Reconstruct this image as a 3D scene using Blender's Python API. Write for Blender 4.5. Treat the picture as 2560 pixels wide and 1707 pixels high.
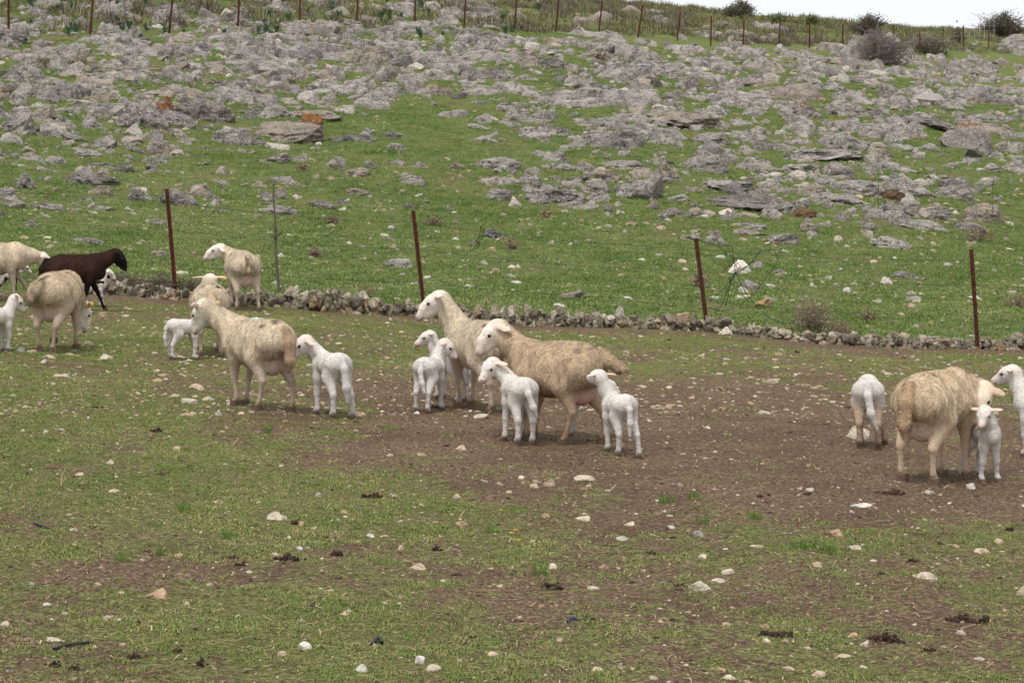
import bpy, bmesh, math, random
import numpy as np
from mathutils import Vector, Matrix, Euler

for o in list(bpy.data.objects):
    bpy.data.objects.remove(o)
SC = bpy.context.scene
COL = SC.collection
PI = math.pi

# ------------------------------------------------------------------ camera
F = 5544.0          # focal length in pixels of the 2560 px wide photograph
HOR = 500.0         # row of the level horizon in the photograph
CAMZ = 1.75
cam_d = bpy.data.cameras.new('camera')
cam = bpy.data.objects.new('camera', cam_d)
COL.objects.link(cam)
cam.location = (0, 0, CAMZ)
cam.rotation_euler = (PI / 2, 0, 0)
cam_d.sensor_width = 36.0
cam_d.lens = 36.0 * F / 2560.0
cam_d.shift_y = -(853.5 - HOR) / 2560.0
cam_d.clip_end = 2000
cam_d.clip_start = 0.1
SC.camera = cam

# ------------------------------------------------------------------ overcast sky and veiled sun
w = bpy.data.worlds.new('World')
SC.world = w
w.use_nodes = True
nt = w.node_tree
bg = nt.nodes['Background']
sky = nt.nodes.new('ShaderNodeTexSky')
sky.sky_type = 'NISHITA'
sky.sun_disc = False
SUN_EL, SUN_AZ = 66.0, 205.0      # azimuth clockwise from +Y
sky.sun_elevation = math.radians(SUN_EL)
sky.sun_rotation = math.radians(SUN_AZ)
sky.dust_density = 4.0
mul = nt.nodes.new('ShaderNodeVectorMath'); mul.operation = 'SCALE'
mul.inputs['Scale'].default_value = 0.08
nt.links.new(sky.outputs['Color'], mul.inputs[0])
mixw = nt.nodes.new('ShaderNodeMix'); mixw.data_type = 'RGBA'
mixw.inputs['Factor'].default_value = 0.88
nt.links.new(mul.outputs['Vector'], mixw.inputs['A'])
mixw.inputs['B'].default_value = (0.87, 0.885, 0.915, 1)
nt.links.new(mixw.outputs['Result'], bg.inputs['Color'])
bg.inputs['Strength'].default_value = 1.0
sun_d = bpy.data.lights.new('sun', 'SUN')
sun_d.energy = 2.0
sun_d.angle = math.radians(14)
sun_d.color = (1.0, 0.96, 0.9)
sun = bpy.data.objects.new('sun', sun_d)
COL.objects.link(sun)
sd = Vector((math.sin(math.radians(SUN_AZ)) * math.cos(math.radians(SUN_EL)),
             math.cos(math.radians(SUN_AZ)) * math.cos(math.radians(SUN_EL)),
             math.sin(math.radians(SUN_EL))))
sun.rotation_euler = sd.to_track_quat('Z', 'Y').to_euler()
vs = SC.view_settings
vs.view_transform = 'Standard'
vs.look = 'None'
vs.exposure = 0.30
vs.gamma = 1.0
vs.use_curve_mapping = False
SC.cycles.max_bounces = 5
SC.cycles.diffuse_bounces = 3
SC.cycles.transparent_max_bounces = 4

random.seed(7)
RNG = np.random.default_rng(11)

# ------------------------------------------------------------------ small maths
def lin(r, g, b):
    def f(c):
        c /= 255.0
        return c / 12.92 if c <= 0.04045 else ((c + 0.055) / 1.055) ** 2.4
    return (f(r), f(g), f(b))

def _hash(ix, iy, iz, seed):
    n = (ix.astype(np.int64) * 374761393 + iy.astype(np.int64) * 668265263
         + iz.astype(np.int64) * 2147483647 + seed * 974634537) & 0xFFFFFFFF
    n = ((n ^ (n >> 13)) * 1274126177) & 0xFFFFFFFF
    n = ((n ^ (n >> 16)) * 2246822519) & 0xFFFFFFFF
    return ((n ^ (n >> 15)) & 0xFFFFFF) / float(0xFFFFFF)

def vnoise(x, y, z=None, seed=0):
    x = np.asarray(x, float); y = np.asarray(y, float)
    z = np.zeros_like(x) if z is None else np.asarray(z, float)
    x0 = np.floor(x); y0 = np.floor(y); z0 = np.floor(z)
    fx = x - x0; fy = y - y0; fz = z - z0
    fx = fx * fx * (3 - 2 * fx); fy = fy * fy * (3 - 2 * fy); fz = fz * fz * (3 - 2 * fz)
    r = 0
    for dx in (0, 1):
        for dy in (0, 1):
            for dz in (0, 1):
                wgt = (fx if dx else 1 - fx) * (fy if dy else 1 - fy) * (fz if dz else 1 - fz)
                r = r + wgt * _hash(x0 + dx, y0 + dy, z0 + dz, seed)
    return r * 2 - 1

def fbm(x, y, z=None, seed=0, octv=4, gain=0.5):
    a, r, s, t = 1.0, 0, 1.0, 0
    for k in range(octv):
        r = r + a * vnoise(x * s, y * s, None if z is None else z * s, seed + k * 17)
        t += a; a *= gain; s *= 2.03
    return r / t

# ------------------------------------------------------------------ the terrain as a height function
def ctrl():
    P = []
    def a(u, v, d):
        P.append(((u - 1280) / F * d, d, CAMZ + (HOR - v) / F * d))
    # grazed lower field
    for t in ((0, 1707, 7.9), (1280, 1707, 8.1), (2560, 1707, 8.3), (2350, 1197, 14.1), (1480, 1108, 15.6),
              (640, 1020, 17.1), (140, 880, 19.8), (1200, 1020, 17.2), (2550, 1050, 17.6)):
        a(*t)
    # foot of the dry stone wall
    for t in ((0, 745, 25.3), (437, 749, 25.7), (855, 782, 26.2), (1280, 812, 26.8), (1750, 828, 27.5), (2440, 873, 28.0), (2560, 877, 28.1)):
        a(*t)
    # far fence across the hill
    for u, v, k in ((20, 100, -0.767), (425, 91, -0.64), (893, 77, -0.44), (1280, 89, -0.14), (1500, 100, 0.03),
                    (1777, 112, 0.29), (2100, 133, 0.61), (2500, 160, 0.95)):
        a(u, v, 84 + 31 * k)
    # crest
    for t in ((1450, -4, 128), (1700, 25, 132), (2000, 52, 140), (2300, 86, 148), (2560, 75, 150), (2900, 95, 155),
              (1000, -60, 122), (400, -120, 112), (-200, -160, 105)):
        a(*t)
    # beyond the crest and round the camera
    P += [(-60, 190, 15.0), (0, 200, 11.0), (50, 210, 7.0), (-90, 330, 4.0), (0, 340, 0.0), (90, 340, -2.0),
          (-12, -12, -0.05), (0, -12, -0.25), (12, -12, -0.6), (-14, 10, 0.9), (16, 12, -0.8), (22, 30, -0.9), (-22, 28, 2.0),
          (-45, 60, 7.5), (60, 100, 5.5), (-60, -20, 0.3), (60, -20, -1.5)]
    return np.array(P)

class TPS:
    def __init__(s, P, lam=0.02):
        n = len(P)
        s.P = P[:, :2] / 30.0
        K = s.k(s.P, s.P) + lam * np.eye(n)
        A = np.zeros((n + 3, n + 3))
        A[:n, :n] = K
        A[:n, n] = 1; A[:n, n + 1:] = s.P
        A[n, :n] = 1; A[n + 1:, :n] = s.P.T
        b = np.zeros(n + 3); b[:n] = P[:, 2]
        s.w = np.linalg.solve(A, b)
    def k(s, a, b):
        r2 = ((a[:, None, :] - b[None, :, :]) ** 2).sum(-1) + 1e-9
        return 0.5 * r2 * np.log(r2)
    def __call__(s, x, y):
        x = np.asarray(x, float); y = np.asarray(y, float)
        sh = x.shape
        q = np.stack([x.ravel(), y.ravel()], -1) / 30.0
        out = np.empty(len(q))
        n = len(s.P)
        for i in range(0, len(q), 40000):
            c = q[i:i + 40000]
            out[i:i + 40000] = s.k(c, s.P) @ s.w[:n] + s.w[n] + c @ s.w[n + 1:]
        return out.reshape(sh)

_tps = TPS(ctrl())
WALL_U = np.array([-400, 0, 280, 440, 640, 855, 1070, 1280, 1500, 1750, 1900, 2050, 2250, 2440, 2560, 2960.])
WALL_V = np.array([735, 735, 740, 749, 763, 782, 795, 813, 820, 829, 843, 862, 872, 873, 876, 886.])

def H(x, y):
    x = np.asarray(x, float); y = np.asarray(y, float)
    z = _tps(x, y)
    hill = np.clip((y - 29) / 12, 0, 1)
    z = z + fbm(x * 1.3, y * 1.3, seed=3, octv=3) * (0.022 + 0.05 * hill)
    z = z + fbm(x * 7, y * 7, seed=9, octv=3) * 0.012
    z = z + fbm(x * 0.22, y * 0.22, seed=21, octv=3) * 0.35 * np.clip((y - 34) / 25, 0, 1)
    return z

def proj(x, y, z):
    return 1280 + x / y * F, HOR - (z - CAMZ) / y * F

_D = np.concatenate([np.arange(6.5, 30, 0.04), np.arange(30, 165, 0.12)])
def ground_at(u, v):
    """world point where the sight line through photograph pixel (u, v) meets the terrain"""
    u = np.atleast_1d(np.asarray(u, float)); v = np.atleast_1d(np.asarray(v, float))
    res = np.zeros((len(u), 3))
    for i in range(0, len(u), 60):
        uu = u[i:i + 60, None]; vv = v[i:i + 60, None]
        d = np.broadcast_to(_D[None, :], (uu.shape[0], len(_D)))
        zr = CAMZ + (HOR - vv) / F * d
        zg = HGRID((uu - 1280) / F * d, d)
        hit = zr <= zg
        k = np.where(hit.any(1), hit.argmax(1), len(_D) - 1)
        dd = _D[k]
        x = (u[i:i + 60] - 1280) / F * dd
        res[i:i + 60, 0] = x; res[i:i + 60, 1] = dd
    res[:, 2] = H(res[:, 0], res[:, 1])
    return res

# cached height grid for fast sight line tests: rows follow _D, columns are u
_GU = np.arange(-700, 3261, 20.0)
_GH = _tps((_GU[None, :] - 1280) / F * _D[:, None], np.broadcast_to(_D[:, None], (len(_D), len(_GU))))
_xx = (_GU[None, :] - 1280) / F * _D[:, None]; _yy = np.broadcast_to(_D[:, None], _xx.shape)
_GH = _GH + fbm(_xx * 0.22, _yy * 0.22, seed=21, octv=3) * 0.35 * np.clip((_yy - 34) / 25, 0, 1)
def HGRID(x, d):
    u = 1280 + x / d * F
    c = np.clip((u - _GU[0]) / 20.0, 0, len(_GU) - 1.001)
    c0 = c.astype(int); fr = c - c0
    r = np.broadcast_to(np.arange(len(_D))[None, :], u.shape)
    return _GH[r, c0] * (1 - fr) + _GH[r, c0 + 1] * fr

def grass_mask(x, y, z):
    """how much turf grows on the lower field (0 bare trodden soil, 1 full turf)"""
    u, v = proj(x, np.maximum(y, 4.0), z)
    g = np.full(np.shape(u), 0.70)
    for cu, cv, ru, rv, amt in ((1500, 1120, 620, 120, -0.75), (2150, 1200, 620, 130, -0.8), (1150, 1010, 420, 70, -0.45), (1850, 1020, 560, 90, -0.45),
                                (420, 1430, 560, 34, -0.5), (900, 1130, 200, 40, -0.15), (330, 1190, 480, 110, 0.28), (250, 1330, 260, 22, -0.22),
                                (250, 1620, 420, 90, 0.12), (1150, 1480, 420, 60, -0.2), (1900, 1560, 700, 120, -0.2), (1500, 1320, 420, 60, -0.10),
                                (2050, 1370, 280, 26, 0.2), (500, 850, 600, 60, 0.22), (2000, 930, 560, 26, 0.06), (1500, 900, 500, 40, 0.06),
                                (700, 1040, 220, 26, -0.25), (2300, 1600, 500, 60, -0.08), (1100, 1250, 200, 50, 0.12)):
        g = g + amt * np.exp(-((u - cu) / ru) ** 2 - ((v - cv) / rv) ** 2)
    g = g - 0.04 + 0.55 * fbm(x * 1.6, y * 1.0, seed=41, octv=4) + 0.16 * fbm(x * 7, y * 5, seed=47, octv=2)
    # up the slope beyond the wall everything is green
    wallv = np.interp(u, WALL_U, WALL_V)
    t = np.clip((wallv - 6 - v) / 14.0, 0, 1)
    hillg = 0.90 + 0.55 * fbm(x * 0.7, y * 0.5, seed=52, octv=4)
    foot = np.exp(-((v - wallv - 4) / 9.0) ** 2)
    g = g * (1 - t) + hillg * t - 0.5 * foot * (1 - t)
    return np.clip(g, 0, 1), t

# ------------------------------------------------------------------ mesh helpers
def mesh_np(name, V, Fc, smooth=False, attrs=None):
    """V (n,3); Fc (m,k) or list of such arrays"""
    me = bpy.data.meshes.new(name)
    V = np.asarray(V, np.float32)
    Fl = Fc if isinstance(Fc, list) else [Fc]
    Fl = [np.asarray(f, np.int32) for f in Fl if len(f)]
    me.vertices.add(len(V)); me.vertices.foreach_set('co', V.ravel())
    if Fl:
        tot = np.concatenate([np.full(len(f), f.shape[1], np.int32) for f in Fl])
        idx = np.concatenate([f.ravel() for f in Fl])
        st = np.concatenate([[0], np.cumsum(tot)[:-1]]).astype(np.int32)
        me.loops.add(len(idx)); me.loops.foreach_set('vertex_index', idx)
        me.polygons.add(len(tot)); me.polygons.foreach_set('loop_start', st)
        try:
            me.polygons.foreach_set('loop_total', tot)
        except Exception:
            pass
        me.polygons.foreach_set('use_smooth', np.full(len(tot), smooth))
    for k, a in (attrs or {}).items():
        a = np.asarray(a, np.float32)
        if a.ndim == 1:
            at = me.attributes.new(k, 'FLOAT', 'POINT'); at.data.foreach_set('value', a)
        elif a.shape[1] == 3:
            at = me.attributes.new(k, 'FLOAT_VECTOR', 'POINT'); at.data.foreach_set('vector', a.ravel())
        else:
            at = me.attributes.new(k, 'FLOAT_COLOR', 'POINT'); at.data.foreach_set('color', a.ravel())
    me.update(calc_edges=True)
    me.validate()
    return me

def link(name, me, mat=None, parent=None, loc=None, rot=None, scale=None):
    if mat is not None and me is not None and len(me.materials) == 0:
        me.materials.append(mat)
    o = bpy.data.objects.new(name, me)
    COL.objects.link(o)
    if parent is not None: o.parent = parent
    if loc is not None: o.location = loc
    if rot is not None: o.rotation_euler = rot
    if scale is not None: o.scale = scale
    return o

def tag(o, label=None, cat=None, group=None, kind=None):
    if label: o['label'] = label
    if cat: o['category'] = cat
    if group: o['group'] = group
    if kind: o['kind'] = kind
    return o

class Acc:
    """collects vertices and faces of many small pieces"""
    def __init__(s): s.V = []; s.Q = []; s.T = []; s.n = 0; s.C = []
    def add(s, V, Q=None, T=None, C=None):
        V = np.asarray(V, float)
        if Q is not None and len(Q): s.Q.append(np.asarray(Q) + s.n)
        if T is not None and len(T): s.T.append(np.asarray(T) + s.n)
        s.V.append(V); s.n += len(V)
        if C is not None: s.C.append(np.broadcast_to(np.asarray(C, float), (len(V), 4)))
    def mesh(s, name, smooth=False):
        F_ = []
        if s.Q: F_.append(np.concatenate(s.Q))
        if s.T: F_.append(np.concatenate(s.T))
        return mesh_np(name, np.concatenate(s.V), F_, smooth, {'Col': np.concatenate(s.C)} if s.C else None)

def tube(acc, pts, rad, n=4, C=None):
    pts = np.asarray(pts, float); m = len(pts)
    rad = np.broadcast_to(np.asarray(rad, float), (m,))
    V = []
    for i in range(m):
        t = pts[min(i + 1, m - 1)] - pts[max(i - 1, 0)]
        t = t / (np.linalg.norm(t) + 1e-9)
        a = np.cross(t, (0.31, 0.17, 0.93) if abs(t[2]) < 0.9 else (1, 0, 0)); a /= np.linalg.norm(a) + 1e-9
        b = np.cross(t, a)
        for k in range(n):
            th = 2 * PI * k / n
            V.append(pts[i] + rad[i] * (a * math.cos(th) + b * math.sin(th)))
    Q = [[i * n + k, i * n + (k + 1) % n, (i + 1) * n + (k + 1) % n, (i + 1) * n + k] for i in range(m - 1) for k in range(n)]
    acc.add(V, Q, None, C)

def curve_pts(P, k=6):
    """Catmull-Rom through P"""
    P = [np.asarray(p, float) for p in P]
    P = [2 * P[0] - P[1]] + P + [2 * P[-1] - P[-2]]
    out = []
    for i in range(1, len(P) - 2):
        for j in range(k):
            t = j / k
            a, b, c, d = P[i - 1], P[i], P[i + 1], P[i + 2]
            out.append(0.5 * ((2 * b) + (c - a) * t + (2 * a - 5 * b + 4 * c - d) * t * t + (3 * b - a - 3 * c + d) * t ** 3))
    out.append(P[-2])
    return out

# ------------------------------------------------------------------ materials
class NT:
    def __init__(s, name, rough=0.9, spec=0.2):
        s.m = bpy.data.materials.new(name); s.m.use_nodes = True
        s.t = s.m.node_tree; s.b = s.t.nodes['Principled BSDF']
        s.b.inputs['Roughness'].default_value = rough
        s.b.inputs['Specular IOR Level'].default_value = spec
    def n(s, typ, **kw):
        nd = s.t.nodes.new(typ)
        for k, v in kw.items():
            if hasattr(nd, k): setattr(nd, k, v)
            else: nd.inputs[k].default_value = v
        return nd
    def l(s, a, b): s.t.links.new(a, b)
    def pos(s): return s.n('ShaderNodeNewGeometry').outputs['Position']
    def obj(s): return s.n('ShaderNodeTexCoord').outputs['Object']
    def noise(s, vec, scale, detail=4, rough=0.55):
        nd = s.n('ShaderNodeTexNoise'); s.l(vec, nd.inputs['Vector'])
        nd.inputs['Scale'].default_value = scale; nd.inputs['Detail'].default_value = detail; nd.inputs['Roughness'].default_value = rough
        return nd.outputs['Fac']
    def ramp(s, fac, stops, interp='LINEAR'):
        nd = s.n('ShaderNodeValToRGB'); e = nd.color_ramp.elements; nd.color_ramp.interpolation = interp
        while len(e) < len(stops): e.new(0.5)
        for i, (p, c) in enumerate(stops):
            e[i].position = p
            e[i].color = (c, c, c, 1) if not isinstance(c, (tuple, list)) else (*c[:3], 1)
        s.l(fac, nd.inputs['Fac']); return nd.outputs['Color']
    def mix(s, fac, a, b, blend='MIX'):
        nd = s.n('ShaderNodeMix', data_type='RGBA', blend_type=blend)
        for sock, val in (('Factor', fac), ('A', a), ('B', b)):
            if hasattr(val, 'is_output'): s.l(val, nd.inputs[sock])
            elif sock == 'Factor': nd.inputs[sock].default_value = val
            else: nd.inputs[sock].default_value = (*val[:3], 1) if isinstance(val, (tuple, list)) else (val, val, val, 1)
        return nd.outputs['Result']
    def math(s, op, a, b=0.0):
        nd = s.n('ShaderNodeMath', operation=op)
        for i, val in enumerate((a, b)):
            if hasattr(val, 'is_output'): s.l(val, nd.inputs[i])
            else: nd.inputs[i].default_value = val
        return nd.outputs[0]
    def attr(s, name, out='Color'):
        nd = s.n('ShaderNodeAttribute', attribute_name=name); return nd.outputs[out]
    def bump(s, h, strength, dist):
        nd = s.n('ShaderNodeBump'); nd.inputs['Strength'].default_value = strength; nd.inputs['Distance'].default_value = dist
        s.l(h, nd.inputs['Height']); s.l(nd.outputs['Normal'], s.b.inputs['Normal'])
    def base(s, c):
        if hasattr(c, 'is_output'): s.l(c, s.b.inputs['Base Color'])
        else: s.b.inputs['Base Color'].default_value = (*c[:3], 1)
        return s.m

def stretch(N, vec, sc):
    nd = N.n('ShaderNodeMapping'); N.l(vec, nd.inputs['Vector']); nd.inputs['Scale'].default_value = sc
    return nd.outputs['Vector']

def mat_ground():
    N = NT('ground_turf_and_soil', 0.95, 0.1)
    p = N.pos()
    g = N.attr('grass', 'Fac'); hill = N.attr('hill', 'Fac')
    n1 = N.noise(p, 9, 5, 0.6); n2 = N.noise(p, 55, 4, 0.65); n3 = N.noise(p, 1.2, 4, 0.55)
    n4 = N.noise(p, 160, 3, 0.6)
    n5 = N.noise(p, 24, 5, 0.7)
    soil = N.ramp(n2, [(0.32, lin(71, 57, 45)), (0.46, lin(113, 94, 75)), (0.57, lin(142, 120, 97)), (0.68, lin(192, 170, 141))])
    soil = N.mix(1.0, soil, N.ramp(n5, [(0.34, 0.62), (0.5, 1.0), (0.66, 1.35)]), 'MULTIPLY')
    soil = N.mix(1.0, soil, N.ramp(n4, [(0.3, 0.65), (0.7, 1.35)]), 'MULTIPLY')
    soil = N.mix(N.ramp(n3, [(0.4, 0.0), (0.65, 1.0)]), soil, N.mix(0.5, soil, lin(92, 72, 58)))
    turf_low = N.ramp(n2, [(0.32, lin(72, 71, 42)), (0.46, lin(108, 110, 64)), (0.57, lin(130, 128, 82)), (0.68, lin(178, 168, 126))])
    turf_low = N.mix(1.0, turf_low, N.ramp(n5, [(0.34, 0.6), (0.5, 1.0), (0.66, 1.3)]), 'MULTIPLY')
    turf_hi = N.mix(1.0, N.ramp(n2, [(0.3, lin(60, 75, 37)), (0.5, lin(97, 115, 59)), (0.7, lin(144, 142, 96))]), N.ramp(n1, [(0.32, 0.62), (0.5, 1.0), (0.68, 1.25)]), 'MULTIPLY')
    turf_hi = N.mix(N.ramp(n3, [(0.42, 0.0), (0.66, 0.75)]), turf_hi, lin(124, 122, 78))
    turf = N.mix(hill, turf_low, turf_hi)
    fac = N.math('ADD', g, N.math('MULTIPLY', N.math('SUBTRACT', n1, 0.5), 1.7))
    fac = N.math('ADD', fac, N.math('MULTIPLY', N.math('SUBTRACT', n5, 0.5), 1.5))
    fac = N.ramp(fac, [(0.40, 0.0), (0.60, 1.0)])
    col = N.mix(fac, soil, turf)
    h = N.math('ADD', N.math('MULTIPLY', n5, 1.0), N.math('MULTIPLY', n2, 0.8))
    N.bump(h, 1.0, 0.045)
    return N.base(col)

def mat_rock(name='lichened_limestone', dark=lin(94, 90, 89), mid=lin(163, 155, 148), light=lin(214, 205, 193), spots=0.75, shade=1.0):
    N = NT(name, 0.92, 0.15)
    p = N.pos()
    o = N.n('ShaderNodeObjectInfo').outputs['Random']
    n1 = N.noise(p, 3.0, 5, 0.62); n2 = N.noise(p, 15, 6, 0.75); n3 = N.noise(p, 30, 3, 0.6)
    nb = N.noise(stretch(N, p, (1, 1, 5)), 3.4, 4, 0.6)
    base = N.ramp(n1, [(0.34, dark), (0.47, mid), (0.64, light)])
    base = N.mix(N.math('MULTIPLY', o, 0.45), base, mid)
    base = N.mix(1.0, base, N.ramp(n2, [(0.36, 0.55), (0.5, 0.98), (0.66, 1.22)]), 'MULTIPLY')
    base = N.mix(N.ramp(n3, [(0.56, 0.0), (0.66, spots)]), base, lin(222, 216, 206))
    base = N.mix(N.ramp(n2, [(0.30, 0.85), (0.39, 0.0)]), base, lin(66, 61, 59))
    base = N.mix(N.ramp(nb, [(0.30, 0.7), (0.41, 0.0)]), base, lin(84, 77, 72))
    N.bump(N.math('ADD', N.math('MULTIPLY', n2, 1.3), N.math('ADD', N.math('MULTIPLY', n3, 0.3), N.math('MULTIPLY', nb, 1.4))), 1.0, 0.08)
    return N.base(base)

def mat_lichen_rock(name, amount, dark=False):
    N = NT(name, 0.92, 0.15)
    p = N.pos()
    n1 = N.noise(p, 2.2, 4, 0.6); n2 = N.noise(p, 14, 5, 0.7); n3 = N.noise(p, 34, 3, 0.6)
    base = N.ramp(n1, [(0.3, lin(118, 112, 108)), (0.7, lin(158, 148, 140))])
    base = N.mix(N.ramp(n2, [(0.46, 0.0), (0.62, 0.8)]), base, lin(92, 86, 82))
    base = N.mix(N.ramp(n3, [(0.55, 0.0), (0.66, 0.7)]), base, lin(205, 200, 190))
    if amount > 0:
        ob = N.n('ShaderNodeTexCoord').outputs['Object']
        sp = N.n('ShaderNodeSeparateXYZ'); N.l(ob, sp.inputs[0])
        f = N.math('ADD', N.math('MULTIPLY', sp.outputs['Z'], 0.75), N.math('MULTIPLY', N.math('SUBTRACT', N.noise(p, 6, 6, 0.75), 0.5), 2.4))
        f = N.ramp(f, [(0.70 - amount, 0.0), (0.80 - amount, 1.0)])
        org = N.ramp(n3, [(0.3, lin(80, 56, 34)), (0.5, lin(128, 82, 40)), (0.7, lin(156, 120, 80))])
        base = N.mix(f, base, org)
    N.bump(N.math('ADD', n2, N.math('MULTIPLY', n3, 0.4)), 0.9, 0.05)
    return N.base(base)

def mat_attr(name, rough=0.9, nscale=40, amt=0.35, bump=0.5, bdist=0.01, trans=0.0):
    N = NT(name, rough, 0.15)
    p = N.pos()
    c = N.attr('Col')
    n = N.noise(p, nscale, 4, 0.6)
    c = N.mix(1.0, c, N.ramp(n, [(0.25, 1 - amt), (0.75, 1 + amt * 0.6)]), 'MULTIPLY')
    if bump: N.bump(n, bump, bdist)
    return N.base(c)

def mat_plain(name, c, rough=0.8, nscale=30, amt=0.3, spec=0.2, bump=0.3):
    N = NT(name, rough, spec)
    n = N.noise(N.pos(), nscale, 4, 0.6)
    col = N.mix(1.0, c, N.ramp(n, [(0.25, 1 - amt), (0.75, 1 + amt)]), 'MULTIPLY')
    if bump: N.bump(n, bump, 0.01)
    return N.base(col)

def mat_rust():
    N = NT('rusty_steel', 0.8, 0.3)
    p = N.pos()
    n = N.noise(p, 22, 5, 0.65); m = N.noise(stretch(N, p, (1, 1, .25)), 14, 3)
    c = N.ramp(n, [(0.3, lin(46, 22, 16)), (0.5, lin(78, 36, 26)), (0.75, lin(112, 58, 40))])
    c = N.mix(N.ramp(m, [(0.55, 0.0), (0.72, 0.6)]), c, lin(54, 34, 30))
    N.bump(n, 0.4, 0.004)
    return N.base(c)

def mat_grass(name, a, b, c):
    N = NT(name, 0.7, 0.2)
    p = N.pos()
    r = N.n('ShaderNodeObjectInfo').outputs['Random']
    n = N.noise(p, 1.1, 3, 0.6)
    f = N.math('ADD', N.math('MULTIPLY', r, 0.42), N.math('MULTIPLY', N.math('ADD', n, N.math('SUBTRACT', N.noise(p, 0.35, 3, 0.6), 0.5)), 0.62))
    col = N.ramp(f, [(0.18, a), (0.5, b), (0.85, c)])
    N.b.inputs['Subsurface Weight'].default_value = 0.0
    return N.base(col)

M = dict(
    ground=mat_ground(), rock=mat_rock(),
    rock_pale=mat_rock('pale_lichened_limestone', lin(114, 109, 106), lin(166, 158, 151), lin(202, 192, 180), 0.75),
    rock_dark=mat_rock('dark_lichened_limestone', lin(80, 76, 75), lin(128, 120, 115), lin(174, 164, 152), 0.65),
    rock_beige=mat_rock('beige_lichened_limestone', lin(112, 104, 97), lin(162, 149, 137), lin(196, 180, 158), 0.6),
    lichen=mat_lichen_rock('orange_lichened_limestone', 0.06), lichen_full=mat_lichen_rock('orange_lichen_crust', 0.36),
    lichen_spot=mat_lichen_rock('limestone_with_lichen_spots', -0.10), dark_rock=mat_lichen_rock('dark_grey_limestone', 0),
    loose=mat_attr('loose_limestone', 0.93, 16, 0.6, 0.9, 0.05),
    stone=mat_attr('pale_limestone', 0.92, 24, 0.5, 0.8, 0.03),
    wall=mat_attr('wall_limestone', 0.93, 20, 0.75, 1.0, 0.04),
    rust=mat_rust(), wire=mat_plain('dark_wire', lin(46, 50, 52), 0.6, 30, 0.2, 0.3, 0),
    wool=mat_attr('sheep_wool', 0.95, 55, 0.30, 0.8, 0.010), fleece=mat_attr('wool_locks', 0.9, 14, 0.18, 0),
    eye=mat_plain('animal_eye', (0.02, 0.014, 0.01), 0.2, 10, 0.1, 0.5, 0),
    hoof=mat_plain('muddy_hoof', lin(104, 86, 72), 0.8, 60, 0.4),
    tag_y=mat_plain('yellow_ear_tag', lin(226, 176, 44), 0.5, 10, 0.1, 0.4, 0),
    dung=mat_plain('dark_dung', lin(66, 52, 45), 0.95, 70, 0.5, 0.1, 0.8),
    twig=mat_plain('dry_twigs', lin(128, 112, 100), 0.9, 30, 0.35, 0.1, 0),
    twig_grey=mat_plain('grey_thorn_twigs', lin(100, 90, 84), 0.9, 30, 0.35, 0.1, 0),
    thorn=mat_plain('pale_thorn_twigs', lin(136, 126, 121), 0.9, 30, 0.3, 0.1, 0),
    leaf=mat_plain('shrub_leaf', lin(86, 104, 62), 0.7, 12, 0.35, 0.2, 0),
    leaf_dark=mat_plain('evergreen_leaf', lin(100, 98, 78), 0.7, 6, 0.35, 0.2, 0),
    leaf_blue=mat_plain('blue_green_leaf', lin(84, 108, 84), 0.7, 6, 0.3, 0.2, 0),
    leaf_dry=mat_plain('dry_seed_heads', lin(146, 126, 106), 0.9, 12, 0.35, 0.1, 0),
    scrub=mat_plain('olive_scrub', lin(126, 124, 90), 0.8, 3, 0.4, 0.1, 0), heath=mat_plain('grey_brown_heath', lin(122, 112, 98), 0.9, 3, 0.35, 0.1, 0),
    straw=mat_attr('straw', 0.85, 20, 0.25, 0),
    yellow=mat_plain('yellow_petal', lin(236, 196, 20), 0.6, 10, 0.1, 0.2, 0),
    black=mat_plain('black_scrap', lin(44, 44, 50), 0.6, 30, 0.3, 0.3, 0.3),
    turf=mat_grass('short_turf_grass', lin(86, 110, 46), lin(116, 134, 66), lin(174, 164, 114)),
    turf_hill=mat_grass('green_hill_grass', lin(74, 100, 42), lin(104, 129, 62), lin(160, 160, 106)),
    dry_grass=mat_grass('dry_flattened_grass', lin(88, 72, 56), lin(134, 114, 86), lin(184, 162, 126)),
    tuft=mat_plain('lush_grass', lin(82, 120, 42), 0.7, 20, 0.3, 0.2, 0),
)

# ------------------------------------------------------------------ ground sheet
def build_ground():
    ys = [-30.0]
    while ys[-1] < 420:
        y = ys[-1]
        if y < 6.5: st = 1.2 if y < 4 else 0.12
        elif y < 29: st = 0.045 + 0.0014 * (y - 6.5)
        elif y < 85: st = 0.10 + 0.004 * (y - 29)
        elif y < 165: st = 0.5
        else: st = 6.0
        ys.append(y + st)
    ys = np.array(ys)
    nx = 270
    s = np.linspace(-1, 1, nx)
    cx = np.where(np.abs(s) < 0.84, s / 0.84, np.sign(s) * (1 + (np.abs(s) - 0.84) / 0.16 * 3.2))
    half = np.clip(np.abs(ys) * 0.26, 2.2, 400) + 0.6
    X = cx[None, :] * half[:, None]
    Y = np.broadcast_to(ys[:, None], X.shape).copy()
    X = np.where((Y > 6) | (np.abs(cx)[None, :] < 1), X, X * 4)
    Z = H(X, Y)
    g, t = grass_mask(X, Y, Z)
    ny = len(ys)
    i = np.arange(ny * nx).reshape(ny, nx)
    Q = np.stack([i[:-1, :-1].ravel(), i[:-1, 1:].ravel(), i[1:, 1:].ravel(), i[1:, :-1].ravel()], -1)
    me = mesh_np('ground', np.stack([X.ravel(), Y.ravel(), Z.ravel()], -1), Q, True, {'grass': g.ravel(), 'hill': t.ravel()})
    o = link('ground', me, M['ground'])
    tag(o, 'grazed field of soil and turf rising into a green rocky hillside', kind='structure')
build_ground()

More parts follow.
